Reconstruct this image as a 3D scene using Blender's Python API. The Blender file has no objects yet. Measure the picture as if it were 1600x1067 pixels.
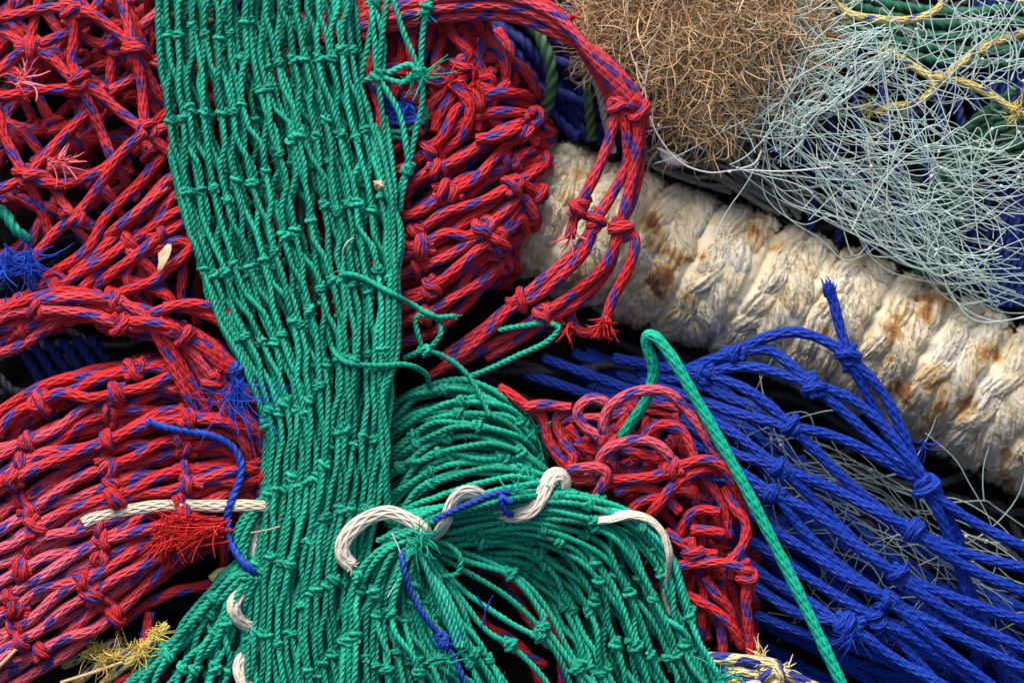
import bpy, math, random
import numpy as np
from mathutils import Vector, Matrix, noise as mnoise

# ---------------------------------------------------------------- set up
rng = np.random.default_rng(11)
random.seed(5)
scene = bpy.context.scene
COL = scene.collection
S = 0.6 / 1600.0            # metres per authored unit (the view is about 0.6 m wide)
DIST = 1.6                  # camera distance
DP = DIST / S
PITCH = math.radians(40)
RIGHT = np.array([1.0, 0, 0])
UP = np.array([0, math.sin(PITCH), math.cos(PITCH)])
OUT = np.array([0, -math.cos(PITCH), math.sin(PITCH)])   # towards the viewer, out of the slope of the heap
ORIGIN = np.array([0, 0, 0.55])
BASIS = np.stack([RIGHT, UP, OUT])

def T(p):
    """authored (across, down, height above the slope) -> heap coordinates"""
    p = np.asarray(p, float).reshape(-1, 3)
    k = (DP - p[:, 2]) / DP
    return np.stack([(p[:, 0] - 800) * k, (533.5 - p[:, 1]) * k, p[:, 2]], 1)

def world(q):
    return ORIGIN + S * (np.asarray(q).reshape(-1, 3) @ BASIS)

# ---------------------------------------------------------------- materials
def new_mat(name, rough=0.6, spec=0.3):
    m = bpy.data.materials.new(name); m.use_nodes = True
    nt = m.node_tree; b = nt.nodes['Principled BSDF']
    b.inputs['Roughness'].default_value = rough
    b.inputs['Specular IOR Level'].default_value = spec
    return m, nt, b

class NT:
    def __init__(s, nt): s.nt = nt; s.l = nt.links.new
    def node(s, t, **kw):
        n = s.nt.nodes.new(t)
        for k, v in kw.items(): setattr(n, k, v)
        return n
    def math(s, op, a, b=0.0, c=0.0, clamp=False):
        n = s.node('ShaderNodeMath', operation=op); n.use_clamp = clamp
        for i, x in enumerate((a, b, c)):
            if hasattr(x, 'is_output'): s.l(x, n.inputs[i])
            else: n.inputs[i].default_value = x
        return n.outputs[0]
    def attr(s, name):
        n = s.node('ShaderNodeAttribute', attribute_name=name); return n
    def noise(s, vec, scale, detail=2.0, rough=0.5):
        n = s.node('ShaderNodeTexNoise'); n.inputs['Scale'].default_value = scale
        n.inputs['Detail'].default_value = detail; n.inputs['Roughness'].default_value = rough
        if vec is not None: s.l(vec, n.inputs['Vector'])
        return n.outputs['Fac']
    def ramp(s, fac, stops):
        n = s.node('ShaderNodeValToRGB'); e = n.color_ramp.elements
        while len(e) < len(stops): e.new(0.5)
        for i, (p, c) in enumerate(stops):
            e[i].position = p; e[i].color = c if len(c) == 4 else (*c, 1)
        s.l(fac, n.inputs[0]); return n.outputs[0]
    def mix(s, f, a, b):
        n = s.node('ShaderNodeMix', data_type='RGBA')
        for x, i in ((f, 0), (a, 6), (b, 7)):
            if hasattr(x, 'is_output'): s.l(x, n.inputs[i])
            else: n.inputs[i].default_value = x if i == 0 else (x if len(x) == 4 else (*x, 1))
        return n.outputs[2]
    def comb(s, a, b, c=0.0):
        n = s.node('ShaderNodeCombineXYZ')
        for i, x in enumerate((a, b, c)):
            if hasattr(x, 'is_output'): s.l(x, n.inputs[i])
            else: n.inputs[i].default_value = x
        return n.outputs[0]
    def bump(s, h, strength, dist):
        n = s.node('ShaderNodeBump'); n.inputs['Strength'].default_value = strength
        n.inputs['Distance'].default_value = dist; s.l(h, n.inputs['Height']); return n.outputs[0]

def ruv(t):
    a = t.attr('ruv'); sp = t.node('ShaderNodeSeparateXYZ'); t.l(a.outputs['Vector'], sp.inputs[0])
    return sp.outputs[0], sp.outputs[1], sp.outputs[2]

TAU = 2 * math.pi
def braid_height(t, u, v, k=7, f=0.62):
    a = t.math('SINE', t.math('MULTIPLY', t.math('ADD', t.math('MULTIPLY', v, k), t.math('MULTIPLY', u, f)), TAU))
    b = t.math('SINE', t.math('MULTIPLY', t.math('SUBTRACT', t.math('MULTIPLY', v, k), t.math('MULTIPLY', u, f)), TAU))
    return t.math('MAXIMUM', a, b)

def braided(name, base, dark, faded, fleck=None, k=7, rough=0.7, bumpd=0.0008, fleckw=0.15, fuzz=0.08):
    m, nt, b = new_mat(name, rough, 0.25); t = NT(nt)
    u, v, r = ruv(t); fad = t.attr('fad').outputs['Fac']
    yarn = t.noise(t.comb(t.math('MULTIPLY', u, 0.5), t.math('MULTIPLY', v, 16.0), t.math('MULTIPLY', r, 40.0)), 1.6, 3)
    col = t.mix(yarn, dark, base)
    n2 = t.noise(t.comb(t.math('MULTIPLY', u, 0.12), t.math('MULTIPLY', v, 1.2), t.math('MULTIPLY', r, 90.0)), 1.3, 3)
    f = t.math('ADD', fad, t.math('MULTIPLY', t.math('SUBTRACT', n2, 0.58), 0.8), clamp=True)
    fm = t.math('MULTIPLY', f, t.math('ADD', 0.6, t.math('MULTIPLY', yarn, 0.6)), clamp=True)
    col = t.mix(fm, col, faded)
    if fleck:
        wob = t.math('MULTIPLY', t.math('SUBTRACT', yarn, 0.5), 0.10)
        mk = None
        for o1, o2 in ((0.0, 0.0), (0.47, 0.55)):
            h = t.math('FRACT', t.math('ADD', t.math('ADD', t.math('ADD', t.math('ADD', v, o1), t.math('MULTIPLY', u, 0.105)), r), wob))
            g = t.math('FRACT', t.math('ADD', t.math('ADD', t.math('MULTIPLY', u, 0.30), t.math('MULTIPLY', r, 7.0)), t.math('ADD', o2, t.math('MULTIPLY', n2, 0.8))))
            g = t.math('SINE', t.math('MULTIPLY', t.math('DIVIDE', g, 0.74, clamp=True), math.pi))
            d = t.math('SUBTRACT', t.math('MULTIPLY', g, fleckw), t.math('ABSOLUTE', t.math('SUBTRACT', h, 0.5)))
            k_ = t.math('MULTIPLY', d, 24.0, clamp=True)
            mk = k_ if mk is None else t.math('MAXIMUM', mk, k_)
        col = t.mix(mk, col, t.mix(yarn, fleck, tuple(x * 1.9 + .01 for x in fleck)))
    t.l(col, b.inputs['Base Color'])
    fine = t.noise(t.comb(t.math('MULTIPLY', u, 2.0), t.math('MULTIPLY', v, 40.0), r), 1.0, 2)
    hh = t.math('ADD', braid_height(t, u, v, k), t.math('MULTIPLY', fine, 1.0))
    t.l(t.bump(hh, 0.9, bumpd), b.inputs['Normal'])
    b.inputs['Sheen Weight'].default_value = fuzz; b.inputs['Sheen Roughness'].default_value = 0.5
    b.inputs['Sheen Tint'].default_value = (*[min(1, x * 1.4 + .05) for x in base], 1)
    return m

def twisted(name, base, dark, pale, rough=0.45, spec=0.35, pale_amt=0.85):
    m, nt, b = new_mat(name, rough, spec); t = NT(nt)
    u, v, r = ruv(t); fad = t.attr('fad').outputs['Fac']
    yarn = t.noise(t.comb(t.math('MULTIPLY', u, 0.35), t.math('MULTIPLY', v, 26.0), t.math('MULTIPLY', r, 50.0)), 1.3, 3)
    col = t.mix(yarn, dark, base)
    n2 = t.noise(t.comb(t.math('MULTIPLY', u, 0.1), v, t.math('MULTIPLY', r, 70.0)), 1.2, 3)
    f = t.math('ADD', t.math('MULTIPLY', fad, 1.0), t.math('MULTIPLY', t.math('SUBTRACT', n2, 0.55), pale_amt), clamp=True)
    col = t.mix(f, col, pale)
    # small worn pale flecks where filaments have broken
    sp = t.noise(t.comb(t.math('MULTIPLY', u, 2.2), t.math('MULTIPLY', v, 14.0), t.math('MULTIPLY', r, 20.0)), 1.7, 1)
    col = t.mix(t.math('MULTIPLY', t.math('SUBTRACT', sp, 0.71), 9.0, clamp=True), col, tuple(min(.8, x * 1.5 + .16) for x in pale))
    tone = t.math('ADD', 0.66, t.math('MULTIPLY', t.math('FRACT', t.math('MULTIPLY', r, 13.0)), 0.44))
    hs = t.node('ShaderNodeHueSaturation'); t.l(col, hs.inputs['Color']); t.l(tone, hs.inputs['Value']); col = hs.outputs[0]
    silt = t.noise(t.comb(t.math('MULTIPLY', u, 0.16), t.math('MULTIPLY', v, 2.0), t.math('MULTIPLY', r, 33.0)), 1.5, 4, .65)
    col = t.mix(t.math('MULTIPLY', t.math('SUBTRACT', silt, 0.58), 2.4, clamp=True), col, (0.10, 0.13, 0.06))
    t.l(col, b.inputs['Base Color'])
    fine = t.noise(t.comb(t.math('MULTIPLY', u, 0.8), t.math('MULTIPLY', v, 60.0), r), 1.0, 2)
    t.l(t.bump(fine, 0.7, 0.0009), b.inputs['Normal'])
    return m

def plain(name, col, col2, scale=60, rough=0.6, spec=0.3):
    m, nt, b = new_mat(name, rough, spec); t = NT(nt)
    tc = t.node('ShaderNodeTexCoord')
    n = t.noise(tc.outputs['Object'], scale, 4)
    t.l(t.mix(t.math('MULTIPLY', t.math('SUBTRACT', n, 0.3), 2.5, clamp=True), col, col2), b.inputs['Base Color'])
    t.l(t.bump(n, 0.5, 0.002), b.inputs['Normal'])
    return m

def tufty(name, stops, rough=0.9, rel=.0016):
    """colour picked strand by strand from the 'fad' attribute"""
    m, nt, b = new_mat(name, rough, 0.12); t = NT(nt)
    u, v, r = ruv(t); fad = t.attr('fad').outputs['Fac']
    n = t.noise(t.comb(t.math('MULTIPLY', u, 0.4), t.math('MULTIPLY', v, 8.0), t.math('MULTIPLY', r, 60.0)), 1.0, 2)
    f = t.math('ADD', fad, t.math('MULTIPLY', t.math('SUBTRACT', n, 0.5), 0.25), clamp=True)
    t.l(t.ramp(f, stops), b.inputs['Base Color'])
    fb = t.noise(t.comb(t.math('MULTIPLY', u, 2.0), t.math('MULTIPLY', v, 9.0), t.math('MULTIPLY', r, 60.0)), 1.6, 4, .65)
    t.l(t.bump(fb, .9, rel), b.inputs['Normal'])
    b.inputs['Sheen Weight'].default_value = 0.25
    return m

M = {}
M['red'] = braided('red_braid', (0.64, 0.022, 0.029), (0.38, 0.009, 0.014), (0.60, 0.12, 0.19), (0.036, 0.020, 0.15))
M['blue'] = braided('blue_braid', (0.003, 0.040, 0.41), (0.0015, 0.017, 0.22), (0.015, 0.075, 0.48), None, k=6, rough=0.55, fuzz=0.1)
M['green'] = twisted('green_twine', (0.003, 0.45, 0.29), (0.001, 0.29, 0.18), (0.03, 0.56, 0.41))
M['greencord'] = braided('green_cord', (0.004, 0.46, 0.29), (0.002, 0.33, 0.20), (0.03, 0.50, 0.36), None, k=7, rough=0.6, bumpd=0.0006)
M['bluetwine'] = twisted('blue_twine', (0.012, 0.075, 0.52), (0.006, 0.03, 0.34), (0.06, 0.16, 0.60))
M['white'] = braided('white_cord', (0.64, 0.59, 0.50), (0.54, 0.49, 0.41), (0.54, 0.41, 0.25), None, k=7, rough=0.85, bumpd=0.0005)
M['yellow'] = twisted('yellow_twine', (0.68, 0.52, 0.14), (0.48, 0.34, 0.08), (0.72, 0.62, 0.34), rough=0.6)
M['yellowbraid'] = braided('yellow_net_twine', (0.74, 0.61, 0.23), (0.56, 0.44, 0.13), (0.80, 0.68, 0.32), (0.015, 0.03, 0.20), fleckw=0.10)
M['yellowblue'] = braided('yellow_braid', (0.72, 0.60, 0.28), (0.50, 0.40, 0.16), (0.78, 0.70, 0.48), (0.015, 0.025, 0.16), fleckw=0.24)
M['mono'] = new_mat('pale_monofilament', 0.28, 0.5)[0]
b = M['mono'].node_tree.nodes['Principled BSDF']
b.inputs['Base Color'].default_value = (0.52, 0.66, 0.63, 1); b.inputs['Transmission Weight'].default_value = 0.15
M['clearmono'] = new_mat('white_monofilament', 0.3, 0.5)[0]
M['clearmono'].node_tree.nodes['Principled BSDF'].inputs['Base Color'].default_value = (0.62, 0.63, 0.62, 1)
M['monodark'] = new_mat('grey_monofilament', 0.35, 0.4)[0]
M['monodark'].node_tree.nodes['Principled BSDF'].inputs['Base Color'].default_value = (0.28, 0.36, 0.35, 1)
M['coir'] = tufty('coir_fibre', [(0.0, (0.12, 0.06, 0.026)), (0.5, (0.48, 0.31, 0.16)), (1.0, (0.72, 0.54, 0.34))], rel=.0001)
M['wool'] = tufty('worn_rope_fibre', [(0.0, (0.17, 0.055, 0.014)), (0.16, (0.52, 0.23, 0.055)), (0.34, (0.72, 0.49, 0.20)),
                                      (0.55, (0.84, 0.72, 0.50)), (0.78, (0.87, 0.80, 0.66)), (0.92, (0.66, 0.62, 0.57)), (1.0, (0.42, 0.38, 0.34))])
M['greytwine'] = twisted('grey_twine', (0.34, 0.31, 0.27), (0.22, 0.20, 0.17), (0.45, 0.42, 0.38), rough=0.8)
M['darkgreen'] = twisted('dark_green_rope', (0.004, 0.15, 0.09), (0.002, 0.08, 0.05), (0.25, 0.25, 0.05), rough=0.6, pale_amt=0.3)
M['navy'] = twisted('navy_rope', (0.006, 0.02, 0.22), (0.003, 0.01, 0.11), (0.02, 0.05, 0.3), rough=0.6)
M['ground'] = plain('shade_black_ground', (0.002, 0.002, 0.003), (0.009, 0.008, 0.007), 40, 0.9, 0.1)  # near black: shade of the deep gaps put into the ground colour
M['leaf'] = plain('dry_leaf', (0.34, 0.25, 0.16), (0.50, 0.40, 0.28), 130, 0.8, 0.2)
M['scrap'] = plain('pale_scrap', (0.52, 0.47, 0.50), (0.68, 0.62, 0.62), 130, 0.8, 0.2)

def strandy(name, a, b_, c):
    m, nt, p = new_mat(name, 0.7, 0.2); t = NT(nt)
    fad = t.attr('fad').outputs['Fac']; r = ruv(t)[2]
    f = t.math('ADD', t.math('MULTIPLY', fad, .8), t.math('MULTIPLY', t.math('SUBTRACT', r, .5), .5), clamp=True)
    t.l(t.ramp(f, [(0, a), (.45, b_), (1, c)]), p.inputs['Base Color']); return m
FR = {'red_braid': strandy('red_filament', (0.36, 0.010, 0.012), (0.60, 0.026, 0.028), (0.66, 0.24, 0.32)), 'green_twine': strandy('green_filament', (0.002, 0.30, 0.19), (0.004, 0.45, 0.30), (0.10, 0.60, 0.46)),
      'blue_twine': strandy('blue_filament', (0.006, 0.04, 0.36), (0.012, 0.08, 0.54), (0.12, 0.24, 0.62)), 'blue_braid': strandy('blue_braid_filament', (0.003, 0.025, 0.26), (0.004, 0.04, 0.40), (0.03, 0.10, 0.52)),
      'yellow_net_twine': strandy('yellow_filament', (0.55, 0.40, 0.08), (0.76, 0.60, 0.18), (0.82, 0.72, 0.38)), 'yellow_braid': strandy('pale_yellow_filament', (0.55, 0.44, 0.18), (0.74, 0.62, 0.30), (0.8, 0.72, 0.5)),
      'white_cord': strandy('white_filament', (0.5, 0.45, 0.38), (0.62, 0.57, 0.49), (0.7, 0.65, 0.58))}
# ---------------------------------------------------------------- curves
def catmull(pts, step):
    p = np.asarray(pts, float)
    if len(p) == 2:
        n = max(2, int(np.linalg.norm(p[1] - p[0]) / step) + 1)
        return p[0] + (p[1] - p[0]) * np.linspace(0, 1, n)[:, None]
    d = np.linalg.norm(np.diff(p, axis=0), axis=1)
    keep = np.r_[True, d > 1e-6]; p = p[keep]; d = d[d > 1e-6]
    t = np.r_[0, np.cumsum(np.sqrt(d))]
    m = np.zeros_like(p)                                    # non-uniform tangents
    dt = np.diff(t)[:, None]; sl = np.diff(p, axis=0) / dt
    m[1:-1] = (sl[:-1] * dt[1:] + sl[1:] * dt[:-1]) / (dt[1:] + dt[:-1])
    m[0] = sl[0]; m[-1] = sl[-1]
    out = []
    for i in range(len(p) - 1):
        k = 12
        f = np.linspace(0, 1, k, endpoint=False)[:, None]; h = dt[i]
        out.append((2*f**3 - 3*f**2 + 1) * p[i] + (f**3 - 2*f**2 + f) * h * m[i] + (-2*f**3 + 3*f**2) * p[i+1] + (f**3 - f**2) * h * m[i+1])
    out.append(p[-1:]); q = np.concatenate(out)
    return resample(q, step)

def resample(q, step):
    L = np.r_[0, np.cumsum(np.linalg.norm(np.diff(q, axis=0), axis=1))]
    n = max(3, int(round(L[-1] / step)) + 1)
    s = np.linspace(0, L[-1], n)
    return np.stack([np.interp(s, L, q[:, k]) for k in range(3)], 1)

def refine(q, step):
    """smooth uniform spline through equally spaced points"""
    if len(q) < 4: return resample(q, step)
    a = np.concatenate([[2*q[0]-q[1]], q, [2*q[-1]-q[-2]]])
    sp = np.linalg.norm(np.diff(q, axis=0), axis=1).mean()
    k = max(1, int(math.ceil(sp / step)))
    f = np.arange(k) / k; f = f[None, :, None]
    p0, p1, p2, p3 = (a[i:len(a)-3+i][:, None, :] for i in range(4))
    r = 0.5 * ((2*p1) + (-p0+p2)*f + (2*p0-5*p1+4*p2-p3)*f**2 + (-p0+3*p1-3*p2+p3)*f**3)
    return np.concatenate([r.reshape(-1, 3), q[-1:]])

def frames(p):
    t = np.gradient(p, axis=0); t /= np.linalg.norm(t, axis=1)[:, None] + 1e-9
    n = np.empty_like(t)
    v = np.array([0, 0, -1.0]); v = v - v.dot(t[0]) * t[0]
    if np.linalg.norm(v) < .1: v = np.array([0, 1.0, 0]) - t[0][1] * t[0]
    for i in range(len(t)):
        ti = t[i]; d = v[0]*ti[0] + v[1]*ti[1] + v[2]*ti[2]
        v = v - d * ti; v = v / math.sqrt(v[0]*v[0] + v[1]*v[1] + v[2]*v[2] + 1e-12); n[i] = v
    return t, n, np.cross(t, n)

# cross-sections: list of (angle, radius factor)
def sec_trefoil(per=5, c=.46, rho=.56):
    out = []
    for l in range(3):
        for j in range(per):
            dlt = (j / per - 0.5) * TAU / 3
            out.append((l * TAU/3 + (j / per) * TAU/3, c*math.cos(dlt) + math.sqrt(rho*rho - (c*math.sin(dlt))**2)))
    return np.array(out)
def sec_round(n): return np.array([(i * TAU / n, 1.0) for i in range(n)])
SEC = {'twist': sec_trefoil(4), 'braid': sec_round(12), 'cord': sec_round(14), 'mono': sec_round(5), 'hair': sec_round(4)}

def tube(q, r, kind, rand, fade, taper=None, flat=None):
    """q: spine in heap coordinates; returns vertices, quads, ruv, fade"""
    sec = SEC[kind]; ns = len(sec)
    t, n, b = frames(q)
    N = len(q); L = np.r_[0, np.cumsum(np.linalg.norm(np.diff(q, axis=0), axis=1))]
    u = L / (2 * r)
    phi = TAU * L / (r * 2 * 2.9) if kind == 'twist' else np.zeros(N)
    R = np.full(N, float(r))
    if kind in ('braid', 'cord', 'twist'):
        k = rng.random(4) * TAU
        R *= 1 + .05*np.sin(u*.9 + k[0]) + .035*np.sin(u*2.3 + k[1])
    if taper is not None: R *= np.interp(np.linspace(0, 1, N), *taper)
    if kind != 'hair' and kind != 'mono':                    # rounded ends
        q = np.concatenate([q[:1], q, q[-1:]]); n = np.concatenate([n[:1], n, n[-1:]]); b = np.concatenate([b[:1], b, b[-1:]])
        phi = np.r_[phi[0], phi, phi[-1]]; R = np.r_[R[0]*.05, R, R[-1]*.05]; u = np.r_[u[0], u, u[-1]]; N += 2
    ang = np.r_[sec[:, 0], TAU][None, :] + phi[:, None]
    rr = R[:, None] * np.r_[sec[:, 1], sec[0, 1]][None, :]
    ca = np.cos(ang) * rr; sa = np.sin(ang) * rr
    if flat is not None:                                     # flat = (thickness factor, width factor), width kept in the slope
        ca = ca * flat[0]; sa = sa * flat[1]
    V = q[:, None, :] + ca[..., None] * n[:, None, :] + sa[..., None] * b[:, None, :]
    m = ns + 1
    vv = np.broadcast_to(np.r_[sec[:, 0], TAU] / TAU, (N, m))
    i = np.arange(N-1)[:, None] * m + np.arange(ns)[None, :]
    F = np.stack([i, i+1, i+1+m, i+m], -1).reshape(-1, 4)
    A = np.stack([np.broadcast_to(u[:, None], (N, m)), vv, np.full((N, m), rand)], -1)
    if np.ndim(fade): fd = np.repeat(np.interp(np.linspace(0, 1, N), np.linspace(0, 1, len(fade)), fade), m)
    else: fd = np.full(N*m, fade)
    return V.reshape(-1, 3), F, A.reshape(-1, 3), fd

STEP = {'twist': .34, 'braid': .55, 'cord': .5, 'mono': 3.2, 'hair': 4.0}

def mesh_from(name, chunks, mat, origin_w, to_world=True):
    nv = 0; Vs, Fs, As, Ds = [], [], [], []
    for V, F, A, D in chunks:
        Vs.append(V); Fs.append(F + nv); As.append(A); Ds.append(D); nv += len(V)
    V = np.concatenate(Vs); F = np.concatenate(Fs); A = np.concatenate(As); D = np.concatenate(Ds)
    if to_world: V = world(V) - origin_w
    me = bpy.data.meshes.new(name)
    me.vertices.add(len(V)); me.vertices.foreach_set('co', V.astype(np.float32).ravel())
    me.loops.add(F.size); me.loops.foreach_set('vertex_index', F.astype(np.int32).ravel())
    me.polygons.add(len(F)); me.polygons.foreach_set('loop_start', np.arange(0, F.size, 4, dtype=np.int32))
    me.polygons.foreach_set('use_smooth', np.ones(len(F), bool))
    a = me.attributes.new('ruv', 'FLOAT_VECTOR', 'POINT'); a.data.foreach_set('vector', A.astype(np.float32).ravel())
    a = me.attributes.new('fad', 'FLOAT', 'POINT'); a.data.foreach_set('value', D.astype(np.float32))
    me.materials.append(mat); me.update(calc_edges=True)
    return me

# ---------------------------------------------------------------- things and their strands
THINGS = []
class Thing:
    def __init__(s, name, label, cat, group=None, knot=None):
        s.name, s.label, s.cat, s.group = name, label, cat, group
        s.strands = []; s.knots = []; s.extra = []; s.knotmat = knot; THINGS.append(s)

STR = []     # all strands
NODES = []   # knots: dict(thing, refs=[(strand, point)], r, mat, size)
def strand(th, pts, r, kind, mat, part='netting', fade=0.0, sim=True, taper=None, flat=None, true=False, raw=False, lo=None):
    q = np.asarray(pts, float)
    if not true:
        q = q if raw else catmull(q, max(3.0, r * .8))
        q = T(q)
    q = resample(q, max(2.5, r * 1.5))
    s = dict(lo=lo, th=th, q=q, r=r, kind=kind, mat=mat, part=part, fade=fade, sim=sim and lo is None, taper=taper, flat=flat,
             rand=float(rng.random()), q0=q.copy(), node=np.full(len(q), -1), id=len(STR))
    STR.append(s); th.strands.append(s)
    return s

def node_at(th, pos, strands_, r, mat, size=1.0, true=False, shown=True):
    """tie the nearest points of the strands into a knot"""
    p = np.asarray(pos, float) if true else T(pos)[0]
    nid = len(NODES); refs = []
    for s in strands_:
        d = np.linalg.norm((s['q'] - p) * [1, 1, .5], axis=1); k = int(d.argmin())
        refs.append((s, k)); s['node'][max(0, k-2):k+3] = nid
    NODES.append(dict(th=th, refs=refs, r=r, mat=mat, size=size, shown=shown, p=p))
    return nid

def loft(guides, K=80):
    G = np.stack([resample(catmull(g, 6.0), 1.0)[np.linspace(0, 1e9, 1).astype(int)] if False else
                  (lambda q: np.stack([np.interp(np.linspace(0, 1, K), np.linspace(0, 1, len(q)), q[:, k]) for k in range(3)], 1))(catmull(g, 4.0))
                  for g in guides])
    g = len(G)
    def F(s, t):
        s = np.clip(s, 0, 1) * (g - 1); t = np.clip(t, 0, 1) * (K - 1)
        i = np.minimum(s.astype(int), g - 2) if g > 1 else np.zeros_like(s, int); f = (s - i)[:, None]
        j = np.minimum(t.astype(int), K - 2); h = (t - j)[:, None]
        def at(i):
            i = np.clip(i, 0, g - 1); return G[i, j] * (1 - h) + G[i, j + 1] * h
        p0, p1, p2, p3 = at(i-1), at(i), at(i+1), at(i+2)
        return 0.5 * ((2*p1) + (-p0+p2)*f + (2*p0-5*p1+4*p2-p3)*f**2 + (-p0+3*p1-3*p2+p3)*f**3)
    return F

def net(th, guides, na, rows, r, kind, mat, wj=6, sj=.25, tj=.12, slack=3.0, dw=0.0, roll=.5, tilt=0.0, fade=0.0, fadej=.15,
        part='netting', knots=True, ksize=1.0, hold=.42, sag=None):
    """a gathered netting sheet: zigzag twines that meet in knots, lofted along the guides"""
    F = loft(guides)
    ph = rng.random(3) * TAU
    A = {}; 
    shift = lambda s: roll * (np.sin(s*5 + ph[0])*.5 + np.sin(s*13 + ph[1])*.35) + tilt * s
    def nodepos(i2, j):               # i2 = half steps
        key = (i2, j)
        if key not in A:
            s = (i2 + 1) / (2*na + 1) + rng.normal(0, sj / (2*na + 1) * 1.0)
            t = (j + shift(s) + rng.normal(0, tj)) / rows
            A[key] = (s, t, rng.normal(0, wj) + dw, rng.random())
        return A[key]
    chains = {}
    fr = np.linspace(0, 1, 9)[:-1]
    lo, hi = -2, rows + 2
    for i in range(na):
        for side in (0, 1):
            pts_s, pts_t, pts_w = [], [], []
            for j in range(lo, hi):
                def nd(j):
                    if j % 2 == 0: return 2*i
                    return 2*i + (1 if side == 0 else -1)
                a = nodepos(nd(j), j); c = nodepos(nd(j+1), j+1)
                e = np.clip((fr - .5) / (1 - 2*hold*.6) + .5, 0, 1); e = e*e*(3 - 2*e)
                sw = np.sin(fr*math.pi)
                pts_s.append(a[0] + (c[0]-a[0])*e + sw * rng.normal(0, .25/(2*na+1)))
                pts_t.append(a[1] + (c[1]-a[1])*fr)
                pts_w.append(a[2] + (c[2]-a[2])*fr + sw * rng.normal(0, slack))
            s = np.concatenate(pts_s); t = np.concatenate(pts_t); w = np.concatenate(pts_w)
            ok = (t > 0.0) & (t < 1.0) & (s > -.03) & (s < 1.03)
            if ok.sum() < 6: continue
            k0, k1 = np.flatnonzero(ok)[[0, -1]]
            p = F(s[k0:k1+1], t[k0:k1+1]); p[:, 2] += w[k0:k1+1]
            wb = rng.normal(0, (.4 if na > 10 else .7)*r, (len(p)//5 + 3, 2)); xk = np.arange(len(p)) / 5
            for c_ in (0, 1): p[:, c_] += np.interp(xk, np.arange(len(wb)), wb[:, c_])
            p[:, :2] += rng.normal(0, .25*r, 2)
            fd = fade(p) if callable(fade) else fade
            chains[(i, side)] = strand(th, p, r, kind, mat, part, fade=np.clip(fd + rng.normal(0, fadej), 0, 1), raw=True)
    if knots:
        for (i2, j), (s, t, w, _) in A.items():
            if t < .015 or t > .985: continue
            if i2 % 2 == 0: ends = [(i2//2, 0), (i2//2, 1)]
            else: ends = [((i2-1)//2, 0), ((i2+1)//2, 1)]
            ss = [chains[e] for e in ends if e in chains]
            if not ss: continue
            p = F(np.array([s]), np.array([t]))[0]; p[2] += w
            if len(ss) == 2: node_at(th, p, ss, r, mat, ksize * rng.uniform(.88, 1.12))

FRAYS = []
def fray(th, p, d, n, length, r, mat, spread=.5, curl=.25, fade=0.2, under=None):
    FRAYS.append((th, p, d, n, length, r, mat, spread, curl, fade, under))
def make_fray(th, p, d, n, length, r, mat, spread, curl, fade, under, key):
    """filaments spreading from a cut end; the end has moved with its strand"""
    part = 'frayed_end#%d' % key if under is None else 'frayed_end#%d>%s' % (key, under)
    c = T(p)[0]; best = min(((np.linalg.norm((s['q0'] - c) * [1, 1, .4], axis=1).min(), k) for k, s in enumerate(th.strands) if s['kind'] != 'hair'), default=None)
    if best:
        s = th.strands[best[1]]; k = np.linalg.norm((s['q0'] - c) * [1, 1, .4], axis=1).argmin(); sh = s['q'][k] - s['q0'][k]
        p = np.asarray(p, float) + [sh[0], -sh[1], sh[2]]
    mat = FR.get(mat.name, mat)
    p = np.asarray(p, float); d = np.asarray(d, float); d = d / np.linalg.norm(d)
    for _ in range(n):
        h = d + rng.normal(0, spread, 3) * [1, 1, .7]; h /= np.linalg.norm(h)
        L = length * rng.uniform(.45, 1.15); k = 9
        q = [p + rng.normal(0, 1.6 + .07 * n, 3)]; c = rng.normal(0, curl, 3)
        for i in range(k):
            h = h + c + rng.normal(0, curl*.5, 3); h /= np.linalg.norm(h); q.append(q[-1] + h * L / k)
        strand(th, np.array(q), r * rng.uniform(.8, 1.4), 'hair', mat, part, fade=np.clip(fade + rng.normal(0, .15), 0, 1), sim=False,
               taper=([0, .7, 1], [1, .9, .4]))

def P(*a): return [tuple(a[i:i+3]) for i in range(0, len(a), 3)]

G_, RD, BL = 'green', 'red', 'blue'
gr, rr_, br = 5.0, 8.6, 8.6

# ================================================================ GREEN hanging net
def tie(th, spec, r, kind, mat, fade=.1, part='netting', fj=.12):
    return [strand(th, q, r, kind, mat, part, fade=np.clip(fade + rng.normal(0, fj), 0, 1)) for q in spec]
g1 = Thing('fishing_net', 'green twine fishing net hanging from the top edge, gathered to a narrow waist', 'fishing net', 'green nets')
left = P(246,-60,25, 250,60,28, 262,190,30, 280,300,30, 302,390,32, 338,490,34, 388,590,38, 417,690,42, 413,780,44, 398,880,44, 382,960,42, 382,1120,40)
c1 = P(352,-60,40, 350,60,44, 366,190,48, 385,300,50, 408,390,52, 438,490,54, 468,590,58, 478,690,60, 470,780,60, 452,880,58, 440,960,55, 450,1120,50)
c2 = P(462,-60,44, 462,60,48, 490,190,54, 512,300,56, 526,390,58, 545,490,60, 548,590,60, 540,690,60, 532,780,58, 512,880,56, 505,960,52, 520,1120,46)
right = P(556,-60,30, 562,60,34, 580,190,38, 604,300,42, 622,390,44, 626,490,44, 618,590,42, 605,690,40, 598,780,38, 575,880,32, 566,960,28, 590,1120,20)
net(g1, [left, c1, c2, right], 16, 10, 4.6, 'twist', M[G_], wj=5, sj=.28, tj=.06, tilt=-.8, roll=.35, hold=.55, fade=.12)
net(g1, [left, c1, c2, right], 15, 10, 4.6, 'twist', M[G_], wj=6, sj=.5, dw=-22, hold=.55, tilt=.3, roll=.6, fade=.05)
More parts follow.
